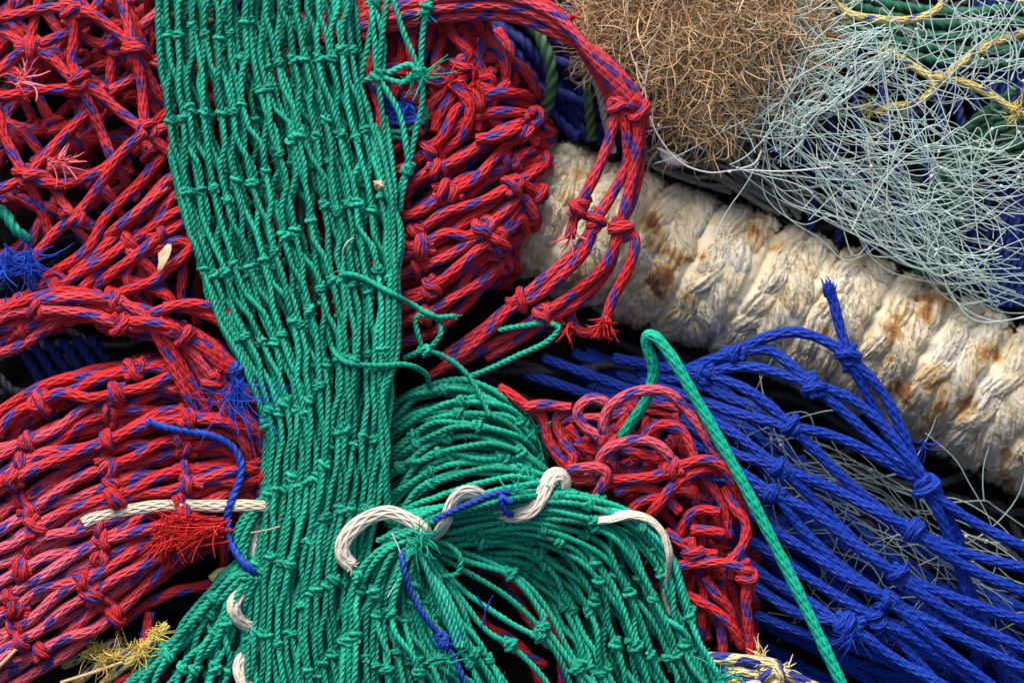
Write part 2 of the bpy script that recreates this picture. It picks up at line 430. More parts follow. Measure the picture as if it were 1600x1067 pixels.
net(g1, [left, c1, c2, right], 14, 10, 4.6, 'twist', M[G_], wj=7, dw=-42, tilt=-.4, roll=.6, fade=.0)
# gathered selvedge along its right side
for k in range(7):
    o = rng.normal(0, 5, 2); z = rng.normal(0, 6, 8)
    tail = P(598+z[3],625,44, 586+z[4],680,24, 575+z[5],740,6) if k > 1 else P(601+z[3],620,54, 604+z[4],700,56, 600+z[5],730,56, 606,800,46)
    strand(g1, P(582+o[0]*2,205+z[6]*3,30, 606+o[0],290,46+o[1], 620+z[0],365,50+o[1], 618+z[1],450,52+o[1], 614+z[2],545,54+o[1]) + tail, 4.6, 'twist', M[G_], 'selvedge', fade=.18)
# open meshes at its right edge
def tie(th, spec, r, kind, mat, fade=.1, part='netting', fj=.12):
    return [strand(th, q, r, kind, mat, part, fade=np.clip(fade + rng.normal(0, fj), 0, 1)) for q in spec]
e = tie(g1, [P(590,-40,30, 586,5,36, 575,70,36, 563,140,34, 575,170,30), P(612,-40,30, 598,50,40, 591,115,42, 600,200,36, 606,300,30),
             P(604,-40,34, 630,50,44, 655,112,46, 661,150,44, 650,205,40, 637,262,38, 622,330,40), P(690,-30,36, 668,12,44, 659,70,46, 655,112,46, 628,130,40, 592,122,40, 560,128,34),
             P(590,-40,30, 580,5,36, 586,70,40, 591,115,42, 625,180,42, 634,225,42, 637,262,38, 610,320,38), P(585,5,36, 600,70,38, 600,115,36, 640,100,40, 655,112,46)], gr, 'twist', M[G_], .3)
for p, i in (((586,5,38), (0, 4, 5)), ((591,117,44), (1, 3, 4)), ((655,113,48), (2, 3, 5)), ((637,262,40), (2, 4)), ((668,14,46), (3,))):
    node_at(g1, p, [e[k] for k in i], gr, M[G_], 1.1)
fray(g1, (660,118,50), (1,-.15,.3), 16, 55, .9, M[G_], .5); fray(g1, (665,20,48), (-.6,.5,.4), 10, 24, .9, M[G_], .5)
fray(g1, (640,118,48), (.5,1,.2), 10, 45, .9, M[G_], .6)
# the left foot of the net fans out to the lower left
fan = [P(372,872,42, 345,903,46, 300,955,40, 245,1020,34, 165,1100,28), P(395,880,44, 362,915,50, 318,985,46, 262,1060,40, 235,1110,36),
       P(402,895,42, 376,940,48, 340,1010,46, 315,1070,42, 300,1120,40), P(405,910,34, 386,985,42, 372,1040,42, 362,1090,40, 360,1130,38)]
net(g1, fan, 6, 3, gr, 'twist', M[G_], wj=4, dw=0, fade=.15, roll=.3)
net(g1, fan, 6, 3, gr, 'twist', M[G_], wj=5, dw=-20, fade=.05, roll=.5)
for k in range(5):
    o = k * 6
    strand(g1, P(428,770,40, 405,785+o*.4,46, 372+o*.5,822+o,48, 366+o*.6,842+o,46, 388,862+o,44, 402,885,40), gr, 'twist', M[G_], fade=.15)

# ================================================================ GREEN rolled net (arch behind)
g2 = Thing('fishing_net', 'green net rolled into an arch behind the looped white cord', 'fishing net', 'green nets')
arch = [P(596,640,-20, 655,604,-8, 722,592,0, 790,622,-10, 835,672,-50, 846,720,-90), P(594,690,-4, 668,642,10, 740,632,16, 808,662,6, 842,712,-34, 850,750,-80),
        P(594,740,0, 680,684,18, 760,678,24, 822,706,12, 852,748,-14, 858,790,-60), P(600,795,4, 690,730,22, 775,722,28, 842,742,20, 884,776,0, 890,820,-40), P(600,840,10, 690,782,24, 780,758,30, 850,764,24, 900,790,6, 905,830,-40)]
net(g2, arch, 9, 3, gr, 'twist', M[G_], wj=5, fade=.0, roll=.6)
net(g2, arch, 8, 3, gr, 'twist', M[G_], wj=5, dw=-22, fade=.0, roll=.6)
fray(g2, (832,672,0), (.6,.8,.2), 16, 45, .9, M[G_], .45); fray(g2, (740,655,28), (.6,.2,.5), 8, 20, .9, M[G_], .6)
fray(g2, (830,765,50), (.4,-.7,.4), 22, 42, .9, M[G_], .6)

# ================================================================ GREEN folded net (right fold)
g3 = Thing('fishing_net', 'green net folded over to the lower right beside the tangled red braid', 'fishing net', 'green nets')
fold = [P(612,806,30, 720,788,48, 800,776,54, 900,772,54, 985,802,50, 1048,868,42, 1080,950,34, 1102,1020,26, 1150,1100,18),
        P(616,830,34, 740,812,44, 850,804,46, 945,828,44, 1005,895,36, 1040,985,28, 1062,1040,20, 1090,1100,12),
        P(622,856,26, 745,842,32, 835,848,28, 905,890,18, 950,965,8, 970,1035,0, 990,1100,-6),
         P(640,880,0, 750,880,-6, 815,900,-16, 862,955,-28, 885,1010,-36, 895,1060,-44, 905,1110,-50)]
net(g3, fold, 14, 5, gr, 'twist', M[G_], wj=8, sj=.7, slack=6, fade=.14, roll=.5, tilt=.4)
net(g3, fold, 12, 5, gr, 'twist', M[G_], wj=8, sj=.8, slack=6, dw=-24, fade=.0, roll=.6)
net(g3, fold, 11, 5, gr, 'twist', M[G_], wj=7, dw=-56, fade=.0, roll=.6)
fray(g3, (1120,1060,30), (1,-.1,.2), 30, 60, .9, M[G_], .3)

# ================================================================ GREEN front fan
g4 = Thing('fishing_net', 'green net fanning down to the bottom edge below the white cord, tied with blue twine', 'fishing net', 'green nets')
front = [P(648,838,52, 596,858,64, 556,905,66, 540,985,62, 530,1120,56), P(650,842,56, 612,875,70, 590,945,70, 588,1020,66, 592,1120,60),
         P(655,846,54, 644,892,66, 655,965,66, 690,1030,62, 735,1120,56), P(662,850,40, 692,900,52, 728,960,50, 768,1020,46, 822,1120,40)]
fr_ = tie(g4, [P(664,848,40, 730,876,44, 800,902,40, 846,955,34, 862,990,30, 900,1050,26, 935,1110,20), P(668,856,36, 720,888,42, 790,930,38, 846,984,32, 880,1040,26, 905,1110,20), P(668,862,36, 715,915,40, 780,962,38, 840,1000,30, 900,1040,24, 960,1110,14),
              P(666,862,40, 710,920,44, 760,985,42, 800,1010,36, 850,1060,30, 880,1110,24), P(668,850,30, 740,868,30, 815,905,26, 860,960,20, 885,1010,16, 925,1075,12)], gr, 'twist', M[G_], .15)
for p, ii in (((850,975,38), (0, 1)), ((838,1000,36), (1, 2)), ((795,1008,40), (3,)), ((790,905,40), (0, 4)), ((900,1046,26), (0, 2))):
    node_at(g4, p, [fr_[k] for k in ii], gr, M[G_], 1.15)
net(g4, front, 14, 3, gr, 'twist', M[G_], wj=8, sj=.7, slack=6, fade=.18, roll=.35)
net(g4, front, 11, 3, gr, 'twist', M[G_], wj=6, dw=-20, fade=.08, roll=.5)
net(g4, front, 6, 3, gr, 'twist', M[G_], wj=6, dw=-38, fade=.0, roll=.5)
for k in range(8):   # the laced head rope of the fan, running up to the right
    o = rng.normal(0, 6, 3)
    strand(g4, P(600+o[0],845,50, 640+o[0],828+o[1],66+o[2], 690,803+o[1],70+o[2], 745,785+o[1],72+o[2], 800,772+o[1],70+o[2], 850,768+o[1],56, 900,775,40), gr, 'twist', M[G_], 'head_rope', fade=.2)
for k in range(3):
    strand(g4, P(648,850,60, 662,875+k*5,74, 680+k*6,920,78, 700+k*7,965,76, 715+k*8,1010,66), gr, 'twist', M[G_], 'head_rope', fade=.75)
strand(g4, P(668,842,60, 700,850,66, 720,870,68, 716,895,60, 690,900,50), 4.6, 'twist', M[G_], fade=.1)
fray(g4, (657,836,86), (.7,.7,.5), 44, 50, 1.0, M[G_], .7, .3); fray(g4, (700,1030,72), (-.2,.5,.5), 14, 45, .8, M[G_], .8, .3)
fray(g4, (800,772,74), (.3,-.4,.6), 20, 32, .8, M[G_], .8)

# ================================================================ loose green ends
def loose(name, label, cat, paths, r, kind, mat, part, fade=.1, ends=(), knots=(), group=None, flat=None, lo=None):
    th = Thing(name, label, cat, group)
    ss = [strand(th, p, r, kind, mat, '%s#%d' % (part, k), fade=fade, flat=flat, lo=lo) for k, p in enumerate(paths)]
    for p, d, n, L in ends:
        c = T(p)[0]; k = int(np.argmin([np.linalg.norm(x['q'] - c, axis=1).min() for x in ss]))
        fray(th, p, d, n, L, max(.6, r*.10), mat, .24, curl=.34, under='%s#%d' % (part, k))
    for p in knots:
        c = T(p)[0]; node_at(th, p, [x for x in ss if np.linalg.norm(x['q'] - c, axis=1).min() < 30], r, mat, 1.05)
    return th
loose('loose_twine', 'frayed brownish green twine end lying across the right side of the green column', 'twine',
      [P(534,428,66, 560,432,78, 600,452,84, 628,468,84, 650,480,76, 690,500,30)], 5, 'twist', M[G_], 'strand', lo=60, fade=.25, ends=[((537,428,66), (-1,-.4,.3), 7, 16)], group='loose twine ends')
loose('loose_twine', 'green twine knotted into a bent stub against the red ball of net', 'twine',
      [P(712,494,32, 680,496,36, 650,494,36, 655,530,34, 665,548,30, 690,520,34, 684,500,26), P(630,560,24, 665,548,32, 700,560,26, 730,585,24, 752,620,26, 765,650,28)], 4.6, 'twist', M[G_], 'strand', .1,
      [((712,494,32), (1,0,.2), 7, 10)], [(663,548,34)], group='loose twine ends')
loose('loose_twine', 'green twine doubled back on itself under the hanging red strands', 'twine',
      [P(778,514,-8, 820,508,0, 858,504,6, 874,512,8, 858,532,6, 810,555,-2, 760,578,-16, 690,605,-40)], 4.8, 'twist', M[G_], 'strand', .1, [((873,508,8), (.8,-.6,.2), 8, 14)], group='loose twine ends')
loose('loose_twine', 'green twine crossing level over the waist of the green column', 'twine',
      [P(520,545,60, 535,563,80, 560,570,86, 600,571,86, 635,570,70, 665,585,30, 672,610,0)], 4.8, 'twist', M[G_], 'strand', lo=60, fade=.1, group='loose twine ends')
loose('cord', 'long stiff green cord bent over at its top and running down across the blue net', 'cord',
      [P(960,700,-40, 985,662,-22, 1012,622,4, 1022,575,26, 1010,540,40, 1008,522,48, 1020,522,54, 1042,546,56, 1080,610,54, 1125,690,50, 1180,792,46, 1240,910,42, 1330,1100,36)],
      9.2, 'cord', M['greencord'], 'strand', .15)

# ================================================================ WHITE cords
loose('cord', 'white braided cord laced in loops over the seam of the folded green net', 'cord',
      [P(552,884,60, 536,872,80, 534,850,92, 552,826,96, 578,809,100, 608,803,102, 636,812,96, 656,824,90, 672,836,40, 684,832,60, 697,812,104, 704,790,106, 716,774,106, 736,770,96, 758,780,60, 780,796,30, 806,806,80, 832,798,100, 848,776,106, 860,750,108, 872,741,104, 884,752,90, 882,776,50, 884,800,20, 915,808,30, 950,812,90, 985,806,96, 1016,814,94, 1038,836,88, 1047,864,84, 1046,885,50, 1040,925,10, 1050,960,10)],
      10.8, 'cord', M['white'], 'strand', lo=76, fade=.05, ends=[((548,882,66), (.3,.6,.2), 14, 14)], group='white cords', flat=(.45, 1.12))
loose('cord', 'white braided cord lying straight across the red net on the left', 'cord',
      [P(134,816,26, 150,808,30, 200,796,34, 270,788,36, 340,790,38, 405,789,42, 440,792,20)], 8.6, 'cord', M['white'], 'strand', lo=24, fade=.5, flat=(.5, 1.1), group='white cords')
loose('cord', 'white braided cord edging the left side of the lower green net', 'cord',
      [P(420,790,30, 404,822,36, 398,862,36, 388,905,38, 366,945,46, 374,968,50, 398,985,30, 396,1015,26, 374,1035,44, 378,1060,48, 402,1085,40)], 9.5, 'cord', M['white'], 'strand', lo=46, fade=.1, flat=(.6, 1.1), group='white cords')

# ================================================================ BLUE twines
th = loose('twine', 'bright blue twine curving down over the red net into the green column', 'twine',
      [P(232,658,44, 262,668,50, 300,674,52, 340,684,54, 368,706,56, 376,735,56, 366,770,56, 355,800,56, 357,840,56, 372,868,54, 395,890,40, 420,905,20)], 6.4, 'twist', M['bluetwine'], 'strand', lo=40, fade=.05, ends=[((234,658,44), (-1,-.4,.2), 10, 16)], group='blue twines')
th = loose('twine', 'blue twine frayed into a tangle of fine threads on the red net', 'twine',
      [P(376,640,36, 378,600,46, 368,572,54, 360,580,56, 372,600,54)], 5.5, 'twist', M['bluetwine'], 'strand', lo=35, fade=.05, ends=[((372,596,56), (-.3,1,.2), 46, 115), ((362,615,52), (-.6,.6,.2), 20, 70)], knots=[(370,580,54)], group='blue twines')
th = loose('twine', 'blue twine knotted over the front green fan near the bottom edge', 'twine',
      [P(800,766,78, 770,772,84, 725,790,84, 690,806,82, 662,822,40, 640,838,30, 629,868,74, 636,905,80, 655,950,84, 684,990,86, 700,1015,86, 716,1045,82, 740,1100,76), P(800,785,84, 782,776,86, 790,800,90, 800,805,80)], 5.4, 'twist', M['bluetwine'], 'strand', lo=70, fade=.1,
      ends=[((700,1005,90), (.5,.6,.3), 8, 40)], knots=[(688,994,88), (697,1006,90), (684,1008,88)], group='blue twines')
th.extra = []
loose('twine', 'thin dark blue thread hanging over the hollow of the green net', 'twine',
      [P(738,895,40, 742,925,46, 758,955,46, 752,985,42, 765,1000,42, 785,998,36), P(770,930,36, 758,955,46)], 1.6, 'twist', M['bluetwine'], 'strand', lo=40, fade=.0, group='blue twines')
th = Thing('twine', 'shredded blue twine tuft at the left edge beside the red net', 'twine', 'blue twines')
for k in range(5):
    strand(th, P(-30,400+k*10,-10, 10,410+k*5,5, 40,395+k*8,8, 55,430+k*6,0), 4.5, 'twist', M['bluetwine'], 'strand')
fray(th, (8,398,14), (.35,1,-.02), 40, 80, .8, M['bluetwine'], .16); fray(th, (42,392,14), (.25,1,-.02), 34, 70, .8, M['bluetwine'], .2)
th = Thing('twine', 'blue rag of twine showing through the open green meshes at the top', 'twine', 'blue twines')
for k in range(5):
    strand(th, P(590,150+k*9,0, 625,165+k*7,14, 650,175+k*4,10), 4.5, 'twist', M['bluetwine'], 'strand')
fray(th, (640,165,12), (-.4,.7,.2), 26, 45, 1.0, M['bluetwine'], .7)
th = loose('loose_twine', 'teal twines bent in a loop behind the open green meshes', 'twine',
      [P(560,190,0, 600,205,10, 640,205,14, 668,185,12, 655,160,6), P(570,235,0, 610,215,6, 650,215,10, 668,190,6), P(560,250,0, 600,250,8, 612,245,2)], 5, 'twist', M[G_], 'strand', .0, group='loose twine ends')

# ================================================================ RED open net, upper left
RA = Thing('fishing_net', 'red net flecked with blue, its open diamond meshes knotted in the upper left', 'fishing net', 'red nets')
specA = [P(-40,32,-4, 20,26,2, 70,14,8, 108,14,12, 150,25,14, 190,58,16, 209,78,18, 222,130,12, 230,200,16, 265,240,6, 300,262,-10),
         P(-40,20,-20, 0,45,-6, 30,66,4, 42,74,8, 85,95,6, 108,120,12, 127,128,20, 160,152,14, 200,185,12, 230,204,18, 290,190,0),
         P(-40,152,0, 0,152,6, 60,142,12, 127,132,22, 112,100,14, 116,60,14, 112,22,14, 95,-30,0),
         P(175,-40,-6, 190,0,4, 200,40,12, 209,78,20, 232,120,4, 255,160,-12, 280,190,-30),
         P(42,74,10, 75,64,4, 112,48,0, 145,20,-8, 170,-30,-20), P(42,74,10, 20,90,4, 0,110,2, -30,160,-10),
         P(127,132,22, 140,165,10, 158,205,2, 175,248,0, 200,290,-30), P(-40,140,-10, -4,175,0, 10,220,8, 38,275,18, 60,320,4, 80,375,-10),
         P(-40,310,8, 0,296,14, 38,276,20, 90,222,4, 134,178,2, 165,148,-6, 215,120,-20), P(38,276,20, 100,288,10, 160,266,8, 205,225,10, 230,204,18),
         P(230,206,18, 190,240,14, 160,285,12, 130,325,8, 118,340,8, 90,360,0, 30,430,-10), P(38,276,20, 70,275,4, 100,320,0, 118,340,8, 160,360,-10),
         P(300,215,-10, 250,250,4, 215,290,4, 165,340,2, 140,390,0, 60,445,-10), P(300,260,-10, 262,285,2, 215,335,2, 180,370,-2, 110,430,-6),
         P(300,150,-24, 262,175,-14, 230,200,10), P(70,-40,-10, 60,0,0, 42,72,8), P(178,75,-10, 172,130,-16, 175,180,-30), P(178,75,-8, 130,60,-20, 100,30,-22), P(178,75,-8, 215,110,-20, 240,130,-24)]
a = tie(RA, specA, rr_, 'braid', M[RD], .18)
for p, ii in (((108,15,14), (0, 2)), ((42,73,10), (1, 4, 5, 15)), ((127,131,22), (1, 2, 6)), ((209,78,20), (0, 3)), ((231,204,18), (0, 1, 9)), ((38,276,20), (7, 8, 9)), ((118,340,10), (10, 11)), ((178,75,-6), (16, 17, 18)), ((165,150,-4), (8,))):
    node_at(RA, p, [a[k] for k in ii], rr_, M[RD], 1.05)
under = [P(-60,-40,-60, 60,-60,-60, 180,-50,-60, 310,-40,-60), P(-60,120,-50, 60,100,-46, 180,110,-46, 310,120,-56), P(-60,260,-50, 60,250,-44, 180,260,-44, 310,270,-50), P(-60,420,-60, 60,420,-46, 180,410,-46, 310,420,-50)]
net(RA, under, 5, 5, rr_, 'braid', M[RD], wj=10, sj=.5, tj=.2, slack=12, fade=.15, hold=.1)
net(RA, under, 5, 4, rr_, 'braid', M[RD], wj=10, dw=-40, sj=.5, tj=.2, slack=12, fade=.1, hold=.1)
net(RA, [[(y, x, w) for x, y, w in g] for g in under], 5, 5, rr_, 'braid', M[RD], wj=12, dw=-12, sj=.6, tj=.2, slack=14, fade=.3, hold=.1)
back = [P(230,-40,-56, 240,150,-46, 270,330,-40, 320,520,-50), P(340,-40,-50, 350,150,-40, 380,330,-34, 420,520,-44), P(470,-40,-50, 490,150,-40, 500,330,-34, 520,520,-44), P(600,-40,-56, 610,150,-46, 620,330,-40, 630,520,-50)]
net(RA, back, 7, 5, rr_, 'braid', M[RD], wj=10, dw=-26, sj=.5, tj=.2, slack=10, fade=.1, hold=.1)
fall = [P(320,230,-20, 250,290,0, 160,370,4, 60,450,-10, -40,500,-20), P(325,300,-20, 270,350,-4, 200,410,4, 110,470,-6, 0,520,-20), P(330,360,-20, 300,400,-4, 250,440,2, 180,480,0, 90,520,-20)]
net(RA, fall, 5, 3, rr_, 'braid', M[RD], wj=9, fade=.22, slack=8)
tie(RA, [P(310,395,-10, 280,375,0, 250,385,6, 215,400,12, 195,425,12, 215,470,6, 245,500,0), P(190,385,6, 215,400,14, 240,425,8, 262,470,0), P(310,330,-20, 290,370,-8, 285,430,-6, 280,480,-12), P(215,400,12, 226,440,6, 232,480,-2),
         P(245,505,16, 270,470,10, 210,440,8, 160,425,4, 130,460,4)], rr_, 'braid', M[RD], .15)
fray(RA, (80,255,18), (1,-.05,.2), 26, 62, 1.2, M[RD], .22, .15, fade=.9); fray(RA, (30,130,6), (.4,-.6,.3), 26, 55, 1.2, M[RD], .5, .3, fade=.9)
th = loose('loose_twine', 'teal twine peeking out between red strands at the left edge', 'twine', [P(-30,320,-20, 5,330,-8, 25,360,-4, 45,375,-20)], 9, 'twist', M[G_], 'strand', .0, group='loose twine ends')

# ================================================================ RED gathered net, lower left
RB = Thing('fishing_net', 'red net pulled into tight slanting rows of knots in the lower left, fading to pink', 'fishing net', 'red nets')
band = [P(-60,492,10, 0,480,20, 60,468,28, 120,466,34, 190,480,36, 245,498,36, 290,545,34, 335,615,30, 380,690,20, 400,740,0),
        P(-60,540,8, 0,512,18, 60,490,26, 122,480,32, 190,500,34, 240,510,34, 300,540,30, 350,590,26, 395,660,16, 420,720,0),
        P(-60,590,0, 0,560,10, 60,520,18, 125,500,24, 190,510,26, 250,512,28, 310,528,24, 365,570,20, 400,630,10, 430,700,-10)]
fadeB = lambda p: np.interp(np.linspace(0, 1, 12), np.linspace(0, 1, len(p)), np.clip(.06 + .85 * np.clip((270 - p[:, 0]) / 230, 0, 1) * np.clip((p[:, 1] - 600) / 240, 0, 1), 0, 1))
net(RB, band, 5, 5, rr_, 'braid', M[RD], wj=5, fade=.12, roll=.4, slack=5)
net(RB, band, 4, 5, rr_, 'braid', M[RD], wj=5, dw=-24, fade=.05, roll=.5, slack=5)
tie(RB, [P(245,498,40, 268,540,40, 300,600,36, 335,660,26, 350,700,10), P(240,508,38, 262,552,38, 290,610,34, 318,668,26, 340,720,10),
         P(255,480,30, 300,482,34, 345,500,30, 400,540,10), P(240,495,36, 280,478,36, 320,478,30, 360,490,20)], rr_, 'braid', M[RD], .1)
mass = [P(-70,690,6, 0,640,20, 60,606,30, 150,580,36, 250,560,30, 340,580,16, 420,600,-10), P(-70,770,10, 0,726,26, 70,690,36, 160,655,42, 260,625,38, 350,630,26, 430,640,0),
        P(-70,850,10, 0,806,26, 70,764,36, 165,725,42, 265,690,38, 350,680,28, 430,690,0), P(-70,920,10, 0,872,28, 70,836,38, 160,796,42, 270,762,38, 350,740,26, 430,730,0),
        P(-70,990,8, 0,944,26, 70,905,36, 155,866,40, 260,820,34, 340,780,18, 420,760,-10), P(-70,1060,4, 0,1020,22, 75,975,32, 160,930,36, 250,868,26, 320,820,6, 390,790,-24),
        P(-70,1120,-10, 0,1080,10, 80,1040,20, 165,985,24, 240,915,8, 300,865,-20, 360,830,-50)]
net(RB, mass, 15, 4, 9.0, 'braid', M[RD], wj=5, ksize=1.0, fade=fadeB, roll=.25, tj=.07, slack=4)
net(RB, mass, 12, 4, rr_, 'braid', M[RD], wj=6, dw=-24, fade=fadeB, roll=.4, slack=5)
net(RB, mass, 7, 4, rr_, 'braid', M[RD], wj=6, dw=-66, fade=.1, roll=.4, slack=5)
tie(RB, [P(180,980,-20, 230,945,0, 270,925,8, 330,912,6, 380,890,-10), P(232,950,0, 228,985,6, 222,1030,4, 215,1080,-10), P(160,1100,-10, 190,1062,8, 230,1052,4, 260,1060,-10), P(345,830,-20, 352,870,-12, 350,900,-30)], rr_, 'braid', M[RD], .05)
fray(RB, (345,818,50), (-.97,.18,.18), 90, 105, 1.25, M[RD], .13, .07, fade=.1); fray(RB, (300,812,54), (-.7,.75,.1), 60, 80, 1.25, M[RD], .16, .1, fade=.1); fray(RB, (262,816,54), (-.1,1,.05), 60, 58, 1.25, M[RD], .18, .08, fade=.1)

# ================================================================ RED ball of net in the middle
RC = Thing('fishing_net', 'red net packed into a dark ball right behind the green column', 'fishing net', 'red nets')
ball = [P(530,230,-40, 610,160,-10, 690,100,0, 760,80,-14, 815,110,-50, 835,170,-100), P(530,320,-30, 620,250,0, 700,190,14, 770,150,0, 822,160,-36, 842,200,-100),
        P(530,385,-24, 630,320,8, 710,270,20, 780,222,6, 828,212,-34, 846,240,-100), P(530,430,-24, 640,380,8, 715,332,20, 785,290,6, 830,265,-36, 844,290,-100),
        P(530,475,-24, 640,430,6, 715,395,16, 785,350,0, 822,318,-40, 834,340,-100), P(530,520,-30, 640,490,0, 710,456,8, 765,415,-8, 800,380,-46, 808,400,-100),
        P(530,585,-40, 630,552,-14, 690,520,-10, 735,485,-24, 765,450,-56, 770,470,-110)]
net(RC, ball, 10, 3, rr_, 'braid', M[RD], wj=4, fade=.05, roll=.35, tilt=.3, slack=4, ksize=1.1)
net(RC, ball, 10, 3, rr_, 'braid', M[RD], wj=6, dw=-28, fade=.0, roll=.6, slack=5)
topc = [P(560,-20,-30, 566,60,-14, 560,140,-10, 550,220,-20), P(640,0,-20, 646,60,-4, 640,130,4, 620,220,0), P(710,20,-20, 716,70,-4, 722,130,6, 710,210,10), P(780,30,-30, 800,90,-20, 818,150,-20, 825,230,-30)]
net(RC, [[(x, y, w - 40) for x, y, w in g] for g in topc], 7, 2, rr_, 'braid', M[RD], wj=8, fade=.0, roll=.6, slack=8)
net(RC, topc, 7, 2, rr_, 'braid', M[RD], wj=8, fade=.05, roll=.6, slack=8, ksize=1.1)
tie(RC, [P(795,130,-20, 770,150,0, 770,190,10, 800,205,0, 815,180,-20), P(700,130,10, 735,165,20, 722,215,20, 690,240,16, 700,290,18), P(745,220,24, 780,215,26, 810,200,4)], rr_, 'braid', M[RD], .1)
fray(RC, (735,140,24), (-.3,-.4,.6), 26, 45, 1.2, M[RD], .6); fray(RC, (700,130,20), (.8,-.2,.4), 16, 40, 1.2, M[RD], .6)

# ================================================================ RED arm hanging loop
RE = Thing('fishing_net', 'faded red net twisted into an arm hanging across the cream rope', 'fishing net', 'red nets')
for k in range(9):
    o = np.array([math.cos(k*2.4), math.sin(k*2.4)]) * (7 + 2.2*k)
    x, w = o
    strand(RE, P(500,60+x*.7,0, 560,36+x*.8,10, 640,14+x*.9,20+w*.4, 720,2+x,30+w*.6, 800,4+x,40+w*.7, 866,30+x*.9,48+w*.7, 920+x*.5,80+x*.2,54+w*.7, 958+x*.8,130,54+w*.6, 978+x,168,50+w*.5, 986+x*.6,200,48),
           rr_, 'braid', M[RD], 'netting', fade=.35 if w > 0 else .1)
h = tie(RE, [P(966,150,58, 962,185,56, 945,240,52, 922,290,48, 908,318,44, 896,345,36, 890,372,28), P(976,165,60, 984,210,56, 980,260,50, 950,315,46, 932,345,44, 915,390,36, 880,430,22, 835,468,6, 805,480,0, 740,540,-24, 670,590,-44),
             P(990,170,58, 995,220,54, 985,290,48, 968,355,46, 950,410,34, 915,445,18, 850,490,4, 800,520,-16, 700,575,-44), P(968,345,46, 995,368,48, 992,395,48, 975,435,44, 958,465,40, 946,500,36),
             P(1000,175,54, 1000,240,48, 988,310,42, 962,362,38, 950,420,26, 905,470,6, 860,500,-10, 760,560,-40), P(930,340,44, 908,385,32, 870,420,16, 815,462,4, 760,510,-18, 690,560,-40), P(905,450,0, 890,490,-8, 905,520,-14, 940,515,-30), P(1000,190,40, 992,260,36, 980,330,32, 960,360,30)], rr_, 'braid', M[RD], .2)
for p, ii in (((970,158,62), (0, 1)), ((998,160,60), (2, 4)), ((907,320,46), (0,)), ((931,345,46), (1, 5)), ((967,358,48), (2, 3, 4)), ((812,472,8), (1, 5)), ((842,482,8), (2,))):
    node_at(RE, p, [h[k] for k in ii], rr_, M[RD], 1.05)
fray(RE, (948,497,36), (-.25,1,.1), 40, 38, 1.4, M[RD], .28, .1, fade=.05); fray(RE, (895,360,32), (-.2,1,.2), 14, 40, 1.1, M[RD], .3, fade=.8)
fray(RE, (890,28,60), (1,-.2,.4), 10, 30, 1.1, M[RD], .4); fray(RE, (890,505,0), (-.3,.9,.2), 16, 40, 1.2, M[RD], .5)
RF = loose('fishing_net', 'scrap of red net twine tucked under the brown fibre clump', 'fishing net',
           [P(990,130,-30, 1020,138,-34, 1050,150,-44), P(1000,170,-26, 1040,185,-34, 1070,200,-50)], 8, 'braid', M[RD], 'netting', .2, [((1045,150,-40), (1,.3,.2), 14, 30), ((1060,190,-44), (.8,.6,.2), 14, 36)], group='red nets')

# ================================================================ RED tangled braid, right of the fold
RG = Thing('fishing_net', 'red and pink braided net crumpled into loops between the green fold and the green cord', 'fishing net', 'red nets')
rt = 8.6
spec = [(P(955,700,20, 942,674,30, 948,640,38, 985,614,44, 1036,609,44, 1060,624,42, 1085,655,40, 1132,730,34, 1150,770,20), .75),
        (P(935,684,24, 906,664,24, 898,640,24, 922,620,26, 946,628,22, 950,650,6), .65), (P(780,606,-20, 800,618,-6, 822,634,2, 844,644,6, 858,690,4, 882,728,2, 900,760,-10), .15),
        (P(820,636,4, 850,632,10, 892,638,10), .2), (P(890,640,6, 868,655,2, 880,690,-2, 897,714,2, 890,740,0), .35), (P(935,735,28, 940,712,38, 958,696,44, 1008,686,46, 1042,704,44, 1054,732,40, 1020,748,30), .7),
        (P(1005,688,20, 1022,664,26, 1060,666,28, 1080,694,28, 1090,730,24), .2), (P(888,734,26, 925,728,32, 950,735,34, 942,760,30, 930,780,20), .5), (P(880,750,10, 955,750,24, 1025,744,32, 1062,728,38, 1100,716,38, 1128,724,34, 1146,755,28, 1164,800,22), .1),
        (P(1005,820,10, 1022,796,24, 1046,764,32, 1075,742,38, 1110,730,38, 1150,748,24), .05), (P(1138,760,24, 1150,790,30, 1168,818,30, 1164,848,30, 1146,874,30, 1140,900,10), .15),
        (P(1030,900,0, 1052,886,20, 1100,878,28, 1145,880,32, 1168,900,34, 1166,930,30, 1168,965,24, 1176,1030,10), .1), (P(1140,870,26, 1160,885,36, 1172,902,36, 1160,912,26), .1),
        (P(1070,930,6, 1090,940,14, 1115,952,16, 1145,980,12, 1160,1010,0), .0), (P(1062,838,16, 1075,806,22, 1092,795,24, 1125,800,22), .0), (P(1080,828,22, 1100,828,26, 1132,834,24), .1),
        (P(1040,830,14, 1066,850,24, 1090,864,28, 1120,866,22), .1), (P(1092,1010,-6, 1096,960,0, 1100,920,-4, 1090,880,-4, 1098,830,0), .2), (P(1130,1020,-6, 1128,970,0, 1130,930,0, 1122,890,0), .1),
        (P(985,800,10, 1005,782,20, 1040,778,26, 1062,800,20), .1), (P(1070,690,16, 1100,740,18, 1130,790,14, 1140,840,8), .1), (P(900,690,-4, 930,705,4, 960,700,6, 1000,710,6, 1030,720,6), .1),
        (P(960,770,12, 990,760,20, 1020,765,20, 1045,780,14), .2), (P(1100,900,6, 1120,930,10, 1140,950,8, 1150,1000,0), .2), (P(870,720,-10, 880,690,-8, 850,660,-10, 830,640,-10), .4)]
ga = [strand(RG, p, rt, 'braid', M[RD], 'netting', fade=f) for p, f in spec]
